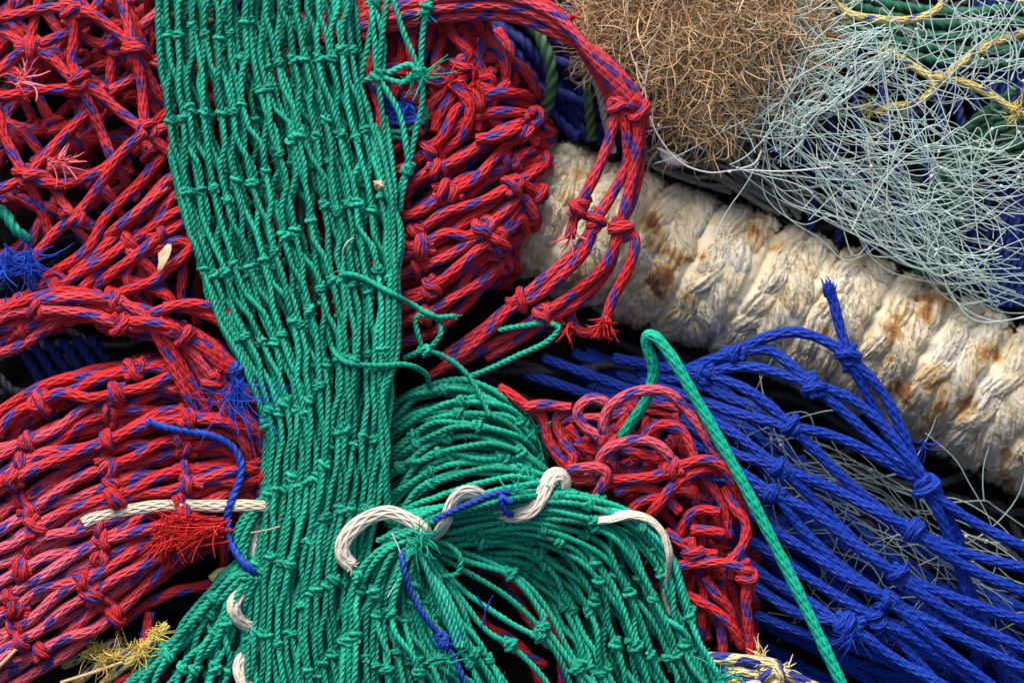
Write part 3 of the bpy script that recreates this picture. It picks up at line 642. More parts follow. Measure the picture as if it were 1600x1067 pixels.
for p, ii in (((950,690,30), (0, 1)), ((1052,728,42), (5, 8)), ((1168,900,36), (11, 12)), ((1088,862,28), (16,)), ((888,735,10), (2, 4))):
    node_at(RG, p, [ga[k] for k in ii], rt, M[RD], 1.0)
gut = [P(860,660,-40, 960,640,-30, 1060,640,-30, 1150,720,-40), P(880,740,-34, 970,730,-14, 1060,720,-10, 1170,790,-30), P(930,800,-30, 1010,800,-6, 1090,800,-2, 1180,860,-24), P(990,900,-30, 1050,890,-8, 1110,890,-6, 1185,930,-24), P(1040,1040,-40, 1080,1010,-14, 1130,1000,-12, 1190,1030,-30)]
net(RG, gut, 8, 4, 7.2, 'braid', M[RD], wj=9, dw=-8, sj=.8, tj=.25, slack=10, fade=.1, hold=.1)
net(RG, [list(c) for c in zip(*gut)], 8, 4, 7.2, 'braid', M[RD], wj=9, dw=-26, sj=.8, tj=.25, slack=10, fade=.1, hold=.1)
# red strands seen down in the hollow of the green fold
tie(RG, [P(740,880,-50, 800,900,-40, 850,960,-40, 890,1040,-50), P(770,880,-50, 830,900,-40, 872,960,-44, 880,1080,-60), P(700,930,-40, 760,980,-30, 820,1020,-34, 860,1100,-50), P(740,960,-40, 790,1000,-30, 850,1040,-40), P(790,900,-60, 815,950,-50, 860,1010,-50)], rt, 'braid', M[RD], .0)

# ================================================================ CREAM thick rope (axis used as a collider too)
AX = catmull(P(768,290,-158, 820,315,-155, 900,352,-150, 1100,425,-144, 1300,502,-142, 1450,568,-142, 1600,644,-142, 1780,735,-146), 4.0)
AXT = T(AX); ROPE_R = 131.0

# ================================================================ BLUE net
BN = Thing('fishing_net', 'royal blue braided net stretched in long strands over the cream rope to the lower right', 'fishing net')
blue = [P(1294,448,26, 1302,470,28, 1312,510,30, 1328,560,34, 1348,600,30, 1372,650,22, 1400,700,20, 1446,760,24, 1470,800,10, 1500,880,-14, 1540,980,-30, 1580,1100,-40),
        P(1060,590,-30, 1110,572,-4, 1150,550,14, 1195,528,22, 1240,518,26, 1285,530,30, 1328,560,36, 1380,615,32, 1412,680,28, 1446,757,28, 1520,815,22, 1660,880,16),
        P(1020,600,-30, 1080,575,-10, 1150,552,16, 1200,545,20, 1235,570,24, 1270,602,30, 1320,645,26, 1375,695,24, 1446,757,28, 1490,860,0, 1520,980,-20, 1530,1100,-30),
        P(1000,585,-40, 1060,592,-14, 1105,584,8, 1155,572,16, 1215,582,20, 1270,602,32, 1325,620,30, 1380,665,28, 1446,757,30, 1500,850,-4, 1500,990,-24),
        P(960,560,-40, 1040,575,-16, 1105,584,8, 1160,605,14, 1200,632,18, 1237,666,24, 1295,725,20, 1360,785,20, 1425,828,26, 1500,862,24, 1660,900,20),
        P(900,560,-50, 1000,598,-20, 1070,618,-6, 1150,645,4, 1237,666,26, 1300,680,24, 1370,712,24, 1446,757,28),
        P(850,560,-60, 960,600,-26, 1080,640,-4, 1150,680,6, 1219,730,20, 1290,758,20, 1350,788,20, 1425,828,28, 1510,885,22, 1660,950,16),
        P(820,560,-64, 940,605,-30, 1060,655,-8, 1140,705,2, 1219,732,22, 1280,790,14, 1340,850,16, 1405,900,22, 1480,930,22, 1660,990,16),
        P(780,570,-70, 900,610,-40, 1030,660,-16, 1120,715,-2, 1205,768,14, 1270,800,14, 1335,850,16, 1405,900,24, 1490,960,20, 1660,1040,12),
        P(770,590,-74, 900,640,-44, 1040,700,-20, 1120,745,-8, 1205,770,16, 1260,835,6, 1320,890,8, 1390,938,18, 1480,985,16, 1660,1075,10),
        P(1000,640,-40, 1090,720,-20, 1170,800,-6, 1260,860,4, 1330,905,10, 1390,938,20, 1470,1010,14, 1600,1110,8),
        P(1000,700,-46, 1100,800,-26, 1200,862,-8, 1290,920,2, 1372,968,14, 1450,1010,12, 1560,1090,6), P(1060,780,-44, 1180,890,-18, 1270,945,-6, 1318,975,10, 1372,968,16, 1440,1040,4, 1500,1110,0),
        P(1060,800,-50, 1160,900,-24, 1250,960,-8, 1322,975,12, 1400,1030,8, 1500,1085,4, 1540,1110,0), P(1180,960,-40, 1260,990,-20, 1360,1020,-10, 1440,1060,-8, 1500,1110,-10)]
sink = lambda g: [(x, y, w - max(0, 1150 - x) * .30) for x, y, w in g]
blue = [[p for p in g if k % 2 == 0 or p[0] > 985] for k, g in enumerate(blue)]
bb = tie(BN, [sink(g) for g in blue], br, 'braid', M[BL], .09, fj=.15)
for p, ii, z in (((1329,561,38), (0, 1), 1.1), ((1270,602,34), (2, 3), 1.1), ((1150,551,18), (1, 2), 1.0), ((1105,585,10), (3, 4), 1.0), ((1237,666,28), (4, 5), 1.05), ((1219,731,24), (6, 7), 1.0), ((1205,769,18), (8, 9), 1.0),
                 ((1446,757,32), (0, 1, 2, 3, 5), 1.3), ((1425,828,30), (4, 6), 1.1), ((1405,900,26), (7, 8), 1.05), ((1389,938,22), (9, 10), 1.05), ((1373,969,18), (11, 12), 1.05), ((1320,975,16), (12, 13), 1.2)):
    node_at(BN, p, [bb[k] for k in ii], br, M[BL], z)
fray(BN, (1296,460,27), (-.1,-1,.1), 46, 18, 1.3, M[BL], .22, .05); fray(BN, (1335,985,26), (-.1,.8,.3), 20, 60, 1.0, M[BL], .4, .3); fray(BN, (1440,690,30), (.1,1,.2), 8, 45, .9, M[BL], .3)
deep = [P(740,545,-90, 900,545,-70, 1050,580,-54, 1200,670,-40, 1350,800,-36, 1500,900,-40, 1680,980,-40), P(740,600,-90, 900,620,-70, 1050,680,-54, 1200,790,-40, 1350,900,-34, 1500,990,-36, 1680,1080,-40),
        P(740,660,-90, 900,700,-76, 1050,800,-60, 1180,900,-44, 1300,990,-38, 1450,1070,-40, 1560,1120,-40), P(740,700,-100, 900,780,-90, 1030,900,-70, 1130,1000,-50, 1220,1060,-44, 1300,1120,-44)]
deep = [[p for p in sink(g) if p[0] > 890] for g in deep]
net(BN, deep, 5, 4, br, 'braid', M[BL], wj=8, dw=-45, fade=.0, slack=6, roll=.6)
net(BN, deep, 5, 4, br, 'braid', M[BL], wj=8, dw=-60, fade=.0, slack=6, roll=.6)

# ================================================================ an old net spread under everything
ON = Thing('fishing_net', 'dull old dark net spread deep beneath the heap, seen only in the gaps', 'fishing net')
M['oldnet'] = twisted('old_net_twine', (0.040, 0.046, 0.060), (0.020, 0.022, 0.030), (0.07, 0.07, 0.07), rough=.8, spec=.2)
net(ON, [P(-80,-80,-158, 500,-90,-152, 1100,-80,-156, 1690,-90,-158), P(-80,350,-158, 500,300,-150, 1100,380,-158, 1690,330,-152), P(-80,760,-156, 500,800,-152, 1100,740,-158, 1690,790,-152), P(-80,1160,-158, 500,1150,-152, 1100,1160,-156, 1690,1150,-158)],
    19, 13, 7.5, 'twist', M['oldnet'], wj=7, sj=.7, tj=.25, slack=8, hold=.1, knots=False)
# ================================================================ background ropes behind
def bgrope(name, label, cat, paths, r, kind, mat, fade=0.0, group=None, ends=()):
    return loose(name, label, cat, paths, r, kind, mat, 'strand', fade, ends, group=group)
bgrope('fishing_net', 'navy blue strands sunk in the dark gap between the red ball and the arm', 'fishing net',
       [P(700+o*30, 10+(o%3)*10, -120+(o%2)*10, 770+o*26, 70, -112+(o%3)*8, 840+o*18, 150, -112, 900+o*10, 230, -124) for o in range(0, 9)] + [P(790,20,-90, 830,40,-84, 860,55,-84, 900,60,-96), P(820,80,-100, 880,100,-90, 940,110,-96), P(830,140,-100, 880,150,-96, 960,190,-96), P(800,60,-110, 850,110,-110, 900,170,-110, 960,220,-110), P(930,60,-110, 960,130,-106, 990,200,-106, 1040,230,-110), P(1000,190,-100, 1060,210,-96, 1100,240,-100)], 10, 'twist', M['navy'], 0)
bgrope('rope', 'dark green rope arching down in the gap beside the red arm', 'rope', [P(820,20,-60, 845,60,-54, 862,110,-50, 858,160,-56, 835,205,-90)], 11, 'twist', M['darkgreen'], .2, 'dark green ropes')
bgrope('rope', 'dark green rope hanging just left of the brown fibre clump', 'rope', [P(905,-30,-70, 912,40,-66, 918,130,-66, 925,220,-90)], 9, 'twist', M['darkgreen'], .35, 'dark green ropes')
bgrope('twine', 'pale grey twine standing in the gap behind the red arm', 'twine', [P(920,110,-60, 934,140,-56, 946,190,-56, 960,240,-60)], 6, 'twist', M['greytwine'], .6, 'grey twines')
bgrope('rope', 'dark green ropes bundled behind the monofilament at the right', 'rope',
       [P(1600+o*6, 180+o*20, -70+o*3, 1530+o*8, 220+o*10, -58, 1490+o*9, 270, -54, 1470+o*8, 340, -58, 1455+o*9, 430, -72) for o in range(-2, 4)], 9, 'twist', M['darkgreen'], .15, 'dark green ropes')
bgrope('rope', 'green ropes crossing behind the monofilament at the top right', 'rope',
       [P(1300,-20+o*16,-110, 1400,10+o*18,-104, 1500,20+o*20,-100, 1640,10+o*22,-104) for o in range(0, 5)], 9, 'twist', M['darkgreen'], .05, 'dark green ropes')
bgrope('fishing_net', 'blue twisted net hanging at the right edge behind the monofilament', 'fishing net',
       [P(1520+o*22,-30,-120, 1545+o*16,80,-112, 1560+o*12,200,-104, 1570+o*10,320,-98, 1550+o*14,480,-100) for o in range(0, 7)] + [P(1440+o*22,60,-130, 1470+o*30,180,-130, 1500+o*22,330,-126, 1490+o*22,450,-126) for o in range(0, 6)], 8.5, 'twist', M['navy'], .2)
bgrope('twine', 'grey twine curled in a ring under the monofilament', 'twine', [P(1425,170,-50, 1395,195,-44, 1368,200,-42, 1355,225,-42, 1358,255,-46, 1375,275,-60), P(1350,345,-50, 1340,315,-44, 1352,292,-42, 1375,292,-42, 1388,315,-44, 1380,345,-50)], 6.5, 'twist', M['greytwine'], .3, 'grey twines')
bgrope('twine', 'weathered grey twine slanting behind the monofilament beside green rope', 'twine', [P(1590,190,-80, 1555,215,-74, 1530,250,-74, 1510,320,-78, 1500,370,-90)], 9, 'twist', M['greytwine'], .3, 'grey twines')
bgrope('twine', 'tangle of weathered grey brown twine in the gap between brown fibres and cream rope', 'twine',
       [P(*sum([[x0 + rng.normal(0, 14), y0 + rng.normal(0, 12), -118 + rng.normal(0, 10)] for x0, y0 in path], [])) for path in
        [((980, 200), (1050, 250), (1130, 260), (1200, 310)), ((1010, 240), (1090, 220), (1180, 250), (1260, 320)), ((1080, 190), (1110, 250), (1160, 300), (1230, 330)), ((1040, 170), (1020, 230), (1060, 280), (1130, 290)), ((1180, 200), (1160, 250), (1190, 300), (1250, 340))] * 4], 4.2, 'twist', M['greytwine'], .0, 'grey twines')
bgrope('fishing_net', 'dark blue net deep beneath the monofilament above the cream rope', 'fishing net',
       [P(1180+o*34, 180+o*14+(o%3)*20, -128, 1260+o*30, 260+o*14, -122, 1350+o*26, 300+o*18, -120, 1440+o*24, 370+o*10, -126) for o in range(-2, 7)] + [P(1260+o*40, 60, -128, 1250+o*44, 180, -124, 1270+o*46, 300, -122, 1250+o*52, 400, -130) for o in range(0, 6)], 8.5, 'twist', M['navy'], .0)
# yellow twine with blue, in the monofilament
loose('fishing_net', 'yellow and blue net twine knotted through the monofilament at the top right', 'fishing net',
      [P(1300,-30,-12, 1312,5,-4, 1325,22,0, 1370,30,0, 1420,32,-2, 1462,18,-6, 1490,-20,-18), P(1390,80,-8, 1420,100,-2, 1450,118,2, 1470,124,4, 1495,105,0, 1530,78,-6, 1600,52,-12, 1650,45,-22),
       P(1360,172,-22, 1400,166,-6, 1435,160,-2, 1460,142,2, 1471,126,4, 1510,130,2, 1545,148,0, 1585,172,-2, 1630,190,-12), P(1560,-30,-22, 1590,0,-12, 1640,10,-12)], 6.4, 'braid', M['yellowbraid'], 'netting', .1,
      [((1585,170,0), (1,.4,.2), 40, 34), ((1380,80,-6), (.4,.7,.3), 30, 30), ((1365,172,-18), (-.9,.2,.2), 30, 36), ((1530,78,0), (.3,.8,.2), 16, 22)], [(1470,124,6)])
loose('rope', 'yellow and navy rope knotted at the bottom edge below the red braid', 'rope',
      [P(1060,1010,-20, 1100,1026,6, 1150,1030,16, 1195,1036,22, 1222,1046,20, 1200,1062,16, 1150,1060,10, 1100,1065,0), P(1150,1075,0, 1180,1050,20, 1215,1040,26, 1240,1056,20, 1290,1085,10), P(1120,1090,4, 1170,1070,16, 1220,1064,20, 1300,1110,8), P(1070,1060,-10, 1120,1048,8, 1180,1044,14)], 10, 'braid', M['yellowblue'], 'strand', .2,
      [((1225,1036,24), (1,-.2,.3), 12, 28), ((1195,1030,24), (-.8,-.5,.3), 14, 40)], [(1205,1050,24)])
th = loose('rope', 'yellow twine shredded under the red net at the bottom left', 'rope',
      [P(110,1075,-20, 160,1035,6, 200,1018,12, 260,1000,6), P(140,1090,-20, 180,1050,10, 230,1012,18, 262,975,12), P(100,1040,-40, 150,1015,-4, 190,1000,0), P(330,905,20, 345,893,26, 362,892,20)], 7, 'braid', M['yellowbraid'], 'strand', .2,
      [((165,1020,14), (.3,1,.2), 60, 48), ((215,1010,22), (.2,1,.2), 60, 52), ((240,985,20), (.4,.6,.3), 40, 30), ((150,1010,6), (-.6,.6,.2), 36, 50)])
loose('twine', 'yellow twine seen through the green meshes at the top left', 'twine', [P(255,30,-10, 275,22,2, 300,20,4, 330,36,0)], 6, 'twist', M['yellow'], 'strand', .1)
loose('fishing_net', 'dark blue strands in the hollow under the red band on the left', 'fishing net',
      [P(30+o*22,540-o*3,-60, 55+o*22,580-o*4,-56, 80+o*22,625-o*6,-60) for o in range(0, 6)], 9, 'twist', M['navy'], 'netting', .3)

# ================================================================ relaxation: strands push each other apart
def relax(iters=36):
    ss = [s for s in STR if s['sim']]
    n0 = 0
    for s in ss: s['o'] = n0; n0 += len(s['q'])
    X = np.concatenate([s['q'] for s in ss]); R = np.concatenate([np.full(len(s['q']), s['r']) for s in ss])
    sid = np.concatenate([np.full(len(s['q']), k) for k, s in enumerate(ss)]); idx = np.concatenate([np.arange(len(s['q'])) for s in ss])
    nid = np.concatenate([s['node'] for s in ss]); A = X.copy()
    prev = np.r_[0, np.arange(n0-1)]; nxt = np.r_[np.arange(1, n0), n0-1]
    first = idx == 0; last = np.r_[idx[1:] == 0, True]; inner = ~(first | last)
    lap0 = np.zeros_like(X); lap0[inner] = (X[prev] + X[nxt])[inner] / 2 - X[inner]
    cell = 2 * R.max() * 1.02
    refs = [np.array([s['o'] + k for s, k in nd['refs'] if s['sim']] or [0]) for nd in NODES]
    ni = np.concatenate([np.full(len(r), i) for i, r in enumerate(refs)]); ra = np.concatenate(refs).astype(int)
    cnt = np.bincount(ni, minlength=len(NODES)); cnt[cnt == 0] = 1
    Rc = R.copy(); Rc[ra] *= 1.35
    offs = [(a, b_, c) for a in (-1, 0, 1) for b_ in (-1, 0, 1) for c in (-1, 0, 1)]
    offs = [o for o in offs if o > (0, 0, 0)] + [(0, 0, 0)]
    ax = AXT[::4]
    for it in range(iters):
        C = np.floor(X / cell).astype(np.int64) + 400
        key = (C[:, 0] * 1000 + C[:, 1]) * 1000 + C[:, 2]
        order = np.argsort(key, kind='stable'); ks = key[order]
        I, J = [], []
        for o in offs:
            kk = ks + (o[0] * 1000 + o[1]) * 1000 + o[2]
            lo = np.searchsorted(ks, kk, 'left'); hi = np.searchsorted(ks, kk, 'right'); c = hi - lo
            tot = c.sum()
            if tot == 0: continue
            i = np.repeat(np.arange(n0), c); st = np.repeat(lo - np.r_[0, np.cumsum(c)[:-1]], c); j = st + np.arange(tot)
            if o == (0, 0, 0): k = j > i; i, j = i[k], j[k]
            I.append(order[i]); J.append(order[j])
        I = np.concatenate(I); J = np.concatenate(J)
        ok = ~((sid[I] == sid[J]) & (np.abs(idx[I] - idx[J]) < 4)) & ~((nid[I] >= 0) & (nid[I] == nid[J]))
        I, J = I[ok], J[ok]
        d = X[I] - X[J]; L = np.linalg.norm(d, axis=1); m = (Rc[I] + Rc[J]) * .96
        h = L < m; I, J, d, L, m = I[h], J[h], d[h], L[h], m[h]
        push = d / (L[:, None] + 1e-6) * ((m - L) * .5 * .55)[:, None]
        flat_ = np.abs(d[:, 2]) < .15 * L; push[flat_, 2] += np.where(d[flat_, 2] >= 0, 1, -1) * (m - L)[flat_] * .12
        push *= [.4, .4, 1.0]
        M_ = np.zeros_like(X); W = np.zeros(n0)
        for k in range(3): M_[:, k] = np.bincount(I, push[:, k], n0) - np.bincount(J, push[:, k], n0)
        W = np.bincount(I, minlength=n0) + np.bincount(J, minlength=n0)
        M_ /= np.maximum(1, np.sqrt(W))[:, None]
        X = X + M_
        # keep the bend of each strand
        for _ in range(2):
            lap = np.zeros_like(X); lap[inner] = (X[prev] + X[nxt])[inner] / 2 - X[inner] - lap0[inner] * .9
            X = X + .5 * lap
        # knots hold their strands together
        mean = np.stack([np.bincount(ni, X[ra, k], len(NODES)) for k in range(3)], 1) / cnt[:, None]
        X[ra] += .6 * (mean[ni] - X[ra])
        X[:, :2] += .06 * (A - X)[:, :2]; X[:, 2] += .015 * (A - X)[:, 2]
        # stay outside the thick rope, above the ground
        near = np.flatnonzero((X[:, 0] > -30) & (X[:, 2] < 20) & (A[:, 2] > -128))
        D = X[near, None, :] - ax[None]; dd = np.linalg.norm(D, axis=2); k = dd.argmin(1); dm = dd[np.arange(len(near)), k]
        need = ROPE_R + R[near] * .9; inn = (dm < need) & (D[np.arange(len(near)), k, 2] > -20) 
        v = D[np.arange(len(near)), k] / (dm[:, None] + 1e-6)
        X[near[inn]] += (v * (need - dm)[:, None] * .5)[inn]
        X[:, 2] = np.maximum(X[:, 2], -175)
    for s in ss:
        s['q'] = X[s['o']:s['o'] + len(s['q'])]
relax()
def drape():
    """lay the overlying cords on whatever the settled nets have become"""
    base = [(x['q'], x['r']) for x in STR if x['sim']]
    X = np.concatenate([a for a, _ in base]); R = np.concatenate([np.full(len(a), r) for a, r in base])
    for x in STR:
        if x['lo'] is None: continue
        q = x['q']; w0 = q[:, 2].copy(); need = np.full(len(q), -1e9); r = x['r'] * (x['flat'][0] if x['flat'] else 1)
        for i, p in enumerate(q):
            d2 = (X[:, 0]-p[0])**2 + (X[:, 1]-p[1])**2; m = (r + R) * .95; k = d2 < m*m
            if k.any(): need[i] = (X[k, 2] + np.sqrt(m[k]**2 - d2[k])).max()
        up = w0 >= x['lo']
        h = np.where(up, np.maximum(need, -150), w0)
        h = np.where(up & (need < -1e8), w0, h)
        g = h.copy()
        for _ in range(14): g[1:-1] = np.maximum(.25*g[:-2] + .5*g[1:-1] + .25*g[2:], np.where(up, h - 2.0, -1e9)[1:-1])
        for _ in range(3): g[1:-1] = .25*g[:-2] + .5*g[1:-1] + .25*g[2:]
        q[:, 2] = g
        X = np.concatenate([X, q]); R = np.r_[R, np.full(len(q), r)]
drape()
for k, f in enumerate(FRAYS): make_fray(*f, key=k)

# ================================================================ fibre things (no relaxation)
def wander(p, d, L, seg, curl, wob, flatten=1.0):
    d = np.asarray(d, float); d = d / np.linalg.norm(d); q = [np.asarray(p, float)]; c = rng.normal(0, curl, 3) * [1, 1, flatten]
    for i in range(int(L / seg)):
        c = c * .92 + rng.normal(0, wob, 3) * [1, 1, flatten]
        d = d + c; d /= np.linalg.norm(d); q.append(q[-1] + d * seg)
    return np.array(q)

# thick cream rope
def rope_mesh():
    q = resample(AXT, 2.4); t, n, b_ = frames(q); N = len(q); K = 190
    L = np.r_[0, np.cumsum(np.linalg.norm(np.diff(q, axis=0), axis=1))]
    th = np.linspace(0, TAU, K, endpoint=False)
    PITCHR = 98.0
    l = L[:, None] / PITCHR + 1.0 * th[None, :] / TAU + .05*np.sin(th[None, :]*2 + L[:, None]*.01) + .06*np.sin(L[:, None]*.021)
    fr = l - np.floor(l); gro = np.exp(-(np.minimum(fr, 1 - fr) / .05)**2)
    sub = np.floor(l) * 2.3 + th[None, :] / TAU * 5.3; sf = sub - np.floor(sub); gro2 = np.exp(-(np.minimum(sf, 1 - sf) / .10)**2)
    puff = np.sin(fr * math.pi) ** .6
    r = ROPE_R * (.84 + .03 * puff - .05 * gro - .02 * gro2) * np.clip(.15 + L / 40, 0, 1)[:, None]
    V0 = np.cos(th)[None, :, None] * n[:, None, :] + np.sin(th)[None, :, None] * b_[:, None, :]
    Pp = q[:, None, :] + V0 * ROPE_R
    nz = np.array([mnoise.fractal(Vector(p) * .035, 1.0, 2.0, 4) for p in Pp.reshape(-1, 3)]).reshape(N, K)
    fx = Pp.reshape(-1, 3)
    r = r + 5.5 * nz
    V = q[:, None, :] + V0 * r[..., None]
    i = np.arange(N-1)[:, None] * K + np.arange(K)[None, :]; j = np.arange(N-1)[:, None] * K + (np.arange(K)[None, :] + 1) % K
    F = np.stack([i, j, j + K, i + K], -1).reshape(-1, 4)
    def stain(p):
        a = mnoise.fractal(Vector(p) * .011 + Vector((3, 1, 7)), 1, 2, 3); c = mnoise.fractal(Vector(p) * .03 + Vector((9, 2, 1)), 1, 2, 2)
        return a, c
    st = [stain(p) for p in fx]; a = np.array([x[0] for x in st]).reshape(N, K); c = np.array([x[1] for x in st]).reshape(N, K)
    rust = np.clip((a + .7*c - .46) * 3.0, 0, 1)
    # the rust marks the photograph shows: authored spots
    spots = [(1180,350,22), (1220,372,18), (1030,288,20), (905,270,20), (1447,482,20), (1460,600,26), (1570,540,30), (1465,640,18), (1075,470,16), (1540,548,22), (1290,520,14), (1100,395,14)]
    for x, y, rad in spots:
        c0 = T([(x, y, -20)])[0]; dd = np.linalg.norm((Pp - c0)[..., :2], axis=2)
        rust = np.maximum(rust, np.clip(1.0 - dd / rad + 1.1 * c, 0, 1) * (Pp[..., 2] > -150))
    grey = np.clip((-a + .5*c - .28) * 2.0, 0, 1)
    fade = np.clip(.60 + .20 * c - .54 * rust + .16 * grey, 0, 1)
    A = np.stack([np.broadcast_to(L[:, None] / 20, (N, K)), np.broadcast_to(th / TAU, (N, K)) * 40, np.full((N, K), .3)], -1)
    body = (V.reshape(-1, 3), F, A.reshape(-1, 3), fade.ravel())
    # plaited locks: plump pads laid round the rope in paired rows that lean against each other
    locks = []; per = N * 2.4 / PITCHR; UU, VV = 26, 15
    fu = np.linspace(0, 1, UU)[:, None]; fv = np.linspace(-1, 1, VV)[None, :]
    for band in range(-1, int(L[-1] / PITCHR) + 2):
        for row in (0, 1):
            nk = 19
            for m in range(nk):
                tc = (m + .5 * row + rng.normal(0, .10)) / nk * TAU
                l0 = (band + .30 + .39 * row + rng.normal(0, .025)) * PITCHR - tc / TAU * PITCHR + PITCHR
                if not 6 < l0 < L[-1] - 4: continue
                i0 = int(np.searchsorted(L, l0)); i0 = min(i0, N - 1)
                out = math.cos(tc) * n[i0] + math.sin(tc) * b_[i0]
                if out[2] < -.55: continue
                span = rng.uniform(.40, .66); wid = rng.uniform(17, 24); lean = (1 if row else -1) * rng.uniform(-.05, .5); H = rng.uniform(7, 13)
                ang = tc + (fu - .5) * span
                al = l0 + (fu - .5) * span * ROPE_R * lean
                ii = np.clip(np.interp(al[:, 0], L, np.arange(N)), 0, N - 1.001); lo_ = ii.astype(int); f_ = (ii - lo_)[:, None]
                cq = q[lo_] * (1 - f_) + q[np.minimum(lo_ + 1, N - 1)] * f_
                nn_, bb_, tt_ = n[lo_], b_[lo_], t[lo_]
                rad = np.cos(ang) * nn_ + np.sin(ang) * bb_                      # (UU,3)
                env = np.sin(math.pi * np.clip(fu, .02, .98)) ** .55
                ks = rng.uniform(2.5, 5.5, 3); kp = rng.random(3) * TAU
                ridge = np.sin(fv * ks[0] * 2.2 + kp[0] + fu * 2) * 1.2 + np.sin(fv * ks[1] * 4.0 + kp[1] - fu * 3) * 1.0 + np.sin(fv * ks[2] * 6.0 + kp[2] + fu * 4) * .7
                hgt = ROPE_R * (.835 + .05 * (l0 / L[-1])) + H * np.sqrt(np.clip(1 - fv**2, 0, 1)) * env + ridge * env * 1.25 + rng.normal(0, .7, (UU, VV)) + rng.normal(0, .9, (1, VV)) * env
                off = fv * wid * (.35 + .65 * env) + rng.normal(0, .5, (UU, VV))
                Vl = cq[:, None, :] + rad[:, None, :] * hgt[..., None] + tt_[:, None, :] * off[..., None]
                ia = np.arange(UU-1)[:, None] * VV + np.arange(VV-1)[None, :]
                Fl = np.stack([ia, ia+1, ia+1+VV, ia+VV], -1).reshape(-1, 4)
                kk = int((tc % TAU) / TAU * K) % K
                kcol = ((ang[:, 0] % TAU) / TAU * K).astype(int) % K
                il = np.clip(np.interp(al + off, L, np.arange(N)), 0, N - 1).astype(int)
                fcol = fade[il, np.broadcast_to(kcol[:, None], il.shape)] + rng.normal(0, .05) + rng.normal(0, .05, (1, VV)) + .05 * ridge / 2.5 - .05 * (1 - env)
                Al = np.stack([np.broadcast_to(fu * 3, (UU, VV)), np.broadcast_to((fv + 1) * 4, (UU, VV)), np.full((UU, VV), rng.random())], -1)
                locks.append((Vl.reshape(-1, 3), Fl, Al.reshape(-1, 3), np.clip(fcol, 0, 1).ravel()))
    # loose fibres teased out of the locks
    tufts = []; cnt_ = 0
    for _ in range(60000):
        if not locks or cnt_ >= 30000: break
        Vl, Fl, Al, Dl = locks[rng.integers(len(locks))]
        iu, iv = rng.integers(2, UU - 6), rng.integers(1, VV - 1)
        p = Vl[iu * VV + iv]; d = Vl[(iu + 4) * VV + iv] - p
        d = d / (np.linalg.norm(d) + 1e-6); i0 = int(np.argmin(((q[::8] - p)**2).sum(1))) * 8; out = p - q[min(i0, N-1)]; out /= np.linalg.norm(out)
        if out[2] < -.4: continue
        d = d * (1 if rng.random() < .55 else -1) + rng.normal(0, .28, 3) + out * rng.uniform(.0, .3); d /= np.linalg.norm(d)
        Ln = rng.uniform(6, 20) * (1.2 if out[2] < .25 else 1); f = np.linspace(0, 1, 6)[:, None]
        sd_ = np.cross(d, out)
        sp_ = p - out * .8 + d * f * Ln - out * f**2 * Ln * rng.uniform(.1, .4) + sd_ * np.sin(f * rng.uniform(2, 5)) * rng.normal(0, 2.2)
        tufts.append(tube(sp_, rng.choice([.35, .5, .8, 1.3], p=[.4, .35, .2, .05]), 'hair', rng.random(), float(np.clip(Dl[iu * VV + iv] + rng.normal(.02, .10), 0, 1)), taper=([0, .35, 1], [.7, 1, .2])))
        cnt_ += 1
    return body, locks, tufts
CR = Thing('rope', 'thick worn cream rope with rust stains running diagonally to the right edge', 'rope')
body, locks, tufts = rope_mesh()
CR.extra += [('rope_core', [body], M['wool']), ('plaited_locks', locks, M['wool']), ('fibre_tufts', tufts, M['wool'])]

# brown coir clump
BC = Thing('fibre_clump', 'matted brown coconut fibre clump at the top edge', 'fibre clump')
lobes = [(1000, 20, -40, 85, 70, 45), (1080, 60, -20, 100, 90, 55), (1150, 40, -24, 90, 90, 50), (1110, 150, -30, 75, 65, 40), (1210, 50, -40, 70, 80, 40), (1060, -20, -30, 130, 50, 50), (975, 50, -60, 60, 60, 30)]
co = []
for k in range(8600):
    x, y, w, a_, b_, c_ = lobes[rng.integers(len(lobes))]
    v = rng.normal(0, 1, 3); v /= np.linalg.norm(v); v[2] = abs(v[2]); k2 = rng.uniform(.82, 1.0)
    p = np.array([x + v[0]*a_*k2, y + v[1]*b_*k2, w + v[2]*c_*k2])
    tang = np.cross(v, rng.normal(0, 1, 3)); tang += [rng.normal(0, .6), 0, 0]
    q = wander(p, tang + v*.1, rng.uniform(30, 120), 5, .12, .10, .8)
    co.append(tube(T(q), rng.choice([.4, .6, .85, 1.4], p=[.4, .35, .18, .07]), 'hair', rng.random(), float(np.clip(rng.normal(.52, .24), 0, 1)), taper=([0, .2, .8, 1], [.5, 1, .9, .3])))
core = []
for x, y, w, a_, b_, c_ in lobes:
    th_ = np.linspace(0, TAU, 25); ph = np.linspace(-.3, math.pi/2, 10)
    V = np.array([[x + a_*.86*math.cos(t_)*math.cos(p_), y + b_*.86*math.sin(t_)*math.cos(p_), w + c_*.84*math.sin(p_)] for p_ in ph for t_ in th_])
    V += rng.normal(0, 2.5, V.shape); i = np.arange(9)[:, None]*25 + np.arange(24)[None, :]
    core.append((T(V), np.stack([i, i+1, i+26, i+25], -1).reshape(-1, 4)[:, ::-1], np.zeros((len(V), 3)), np.full(len(V), .08)))
BC.extra += [('fibre_mat', co, M['coir']), ('inner_mat', core, M['coir'])]

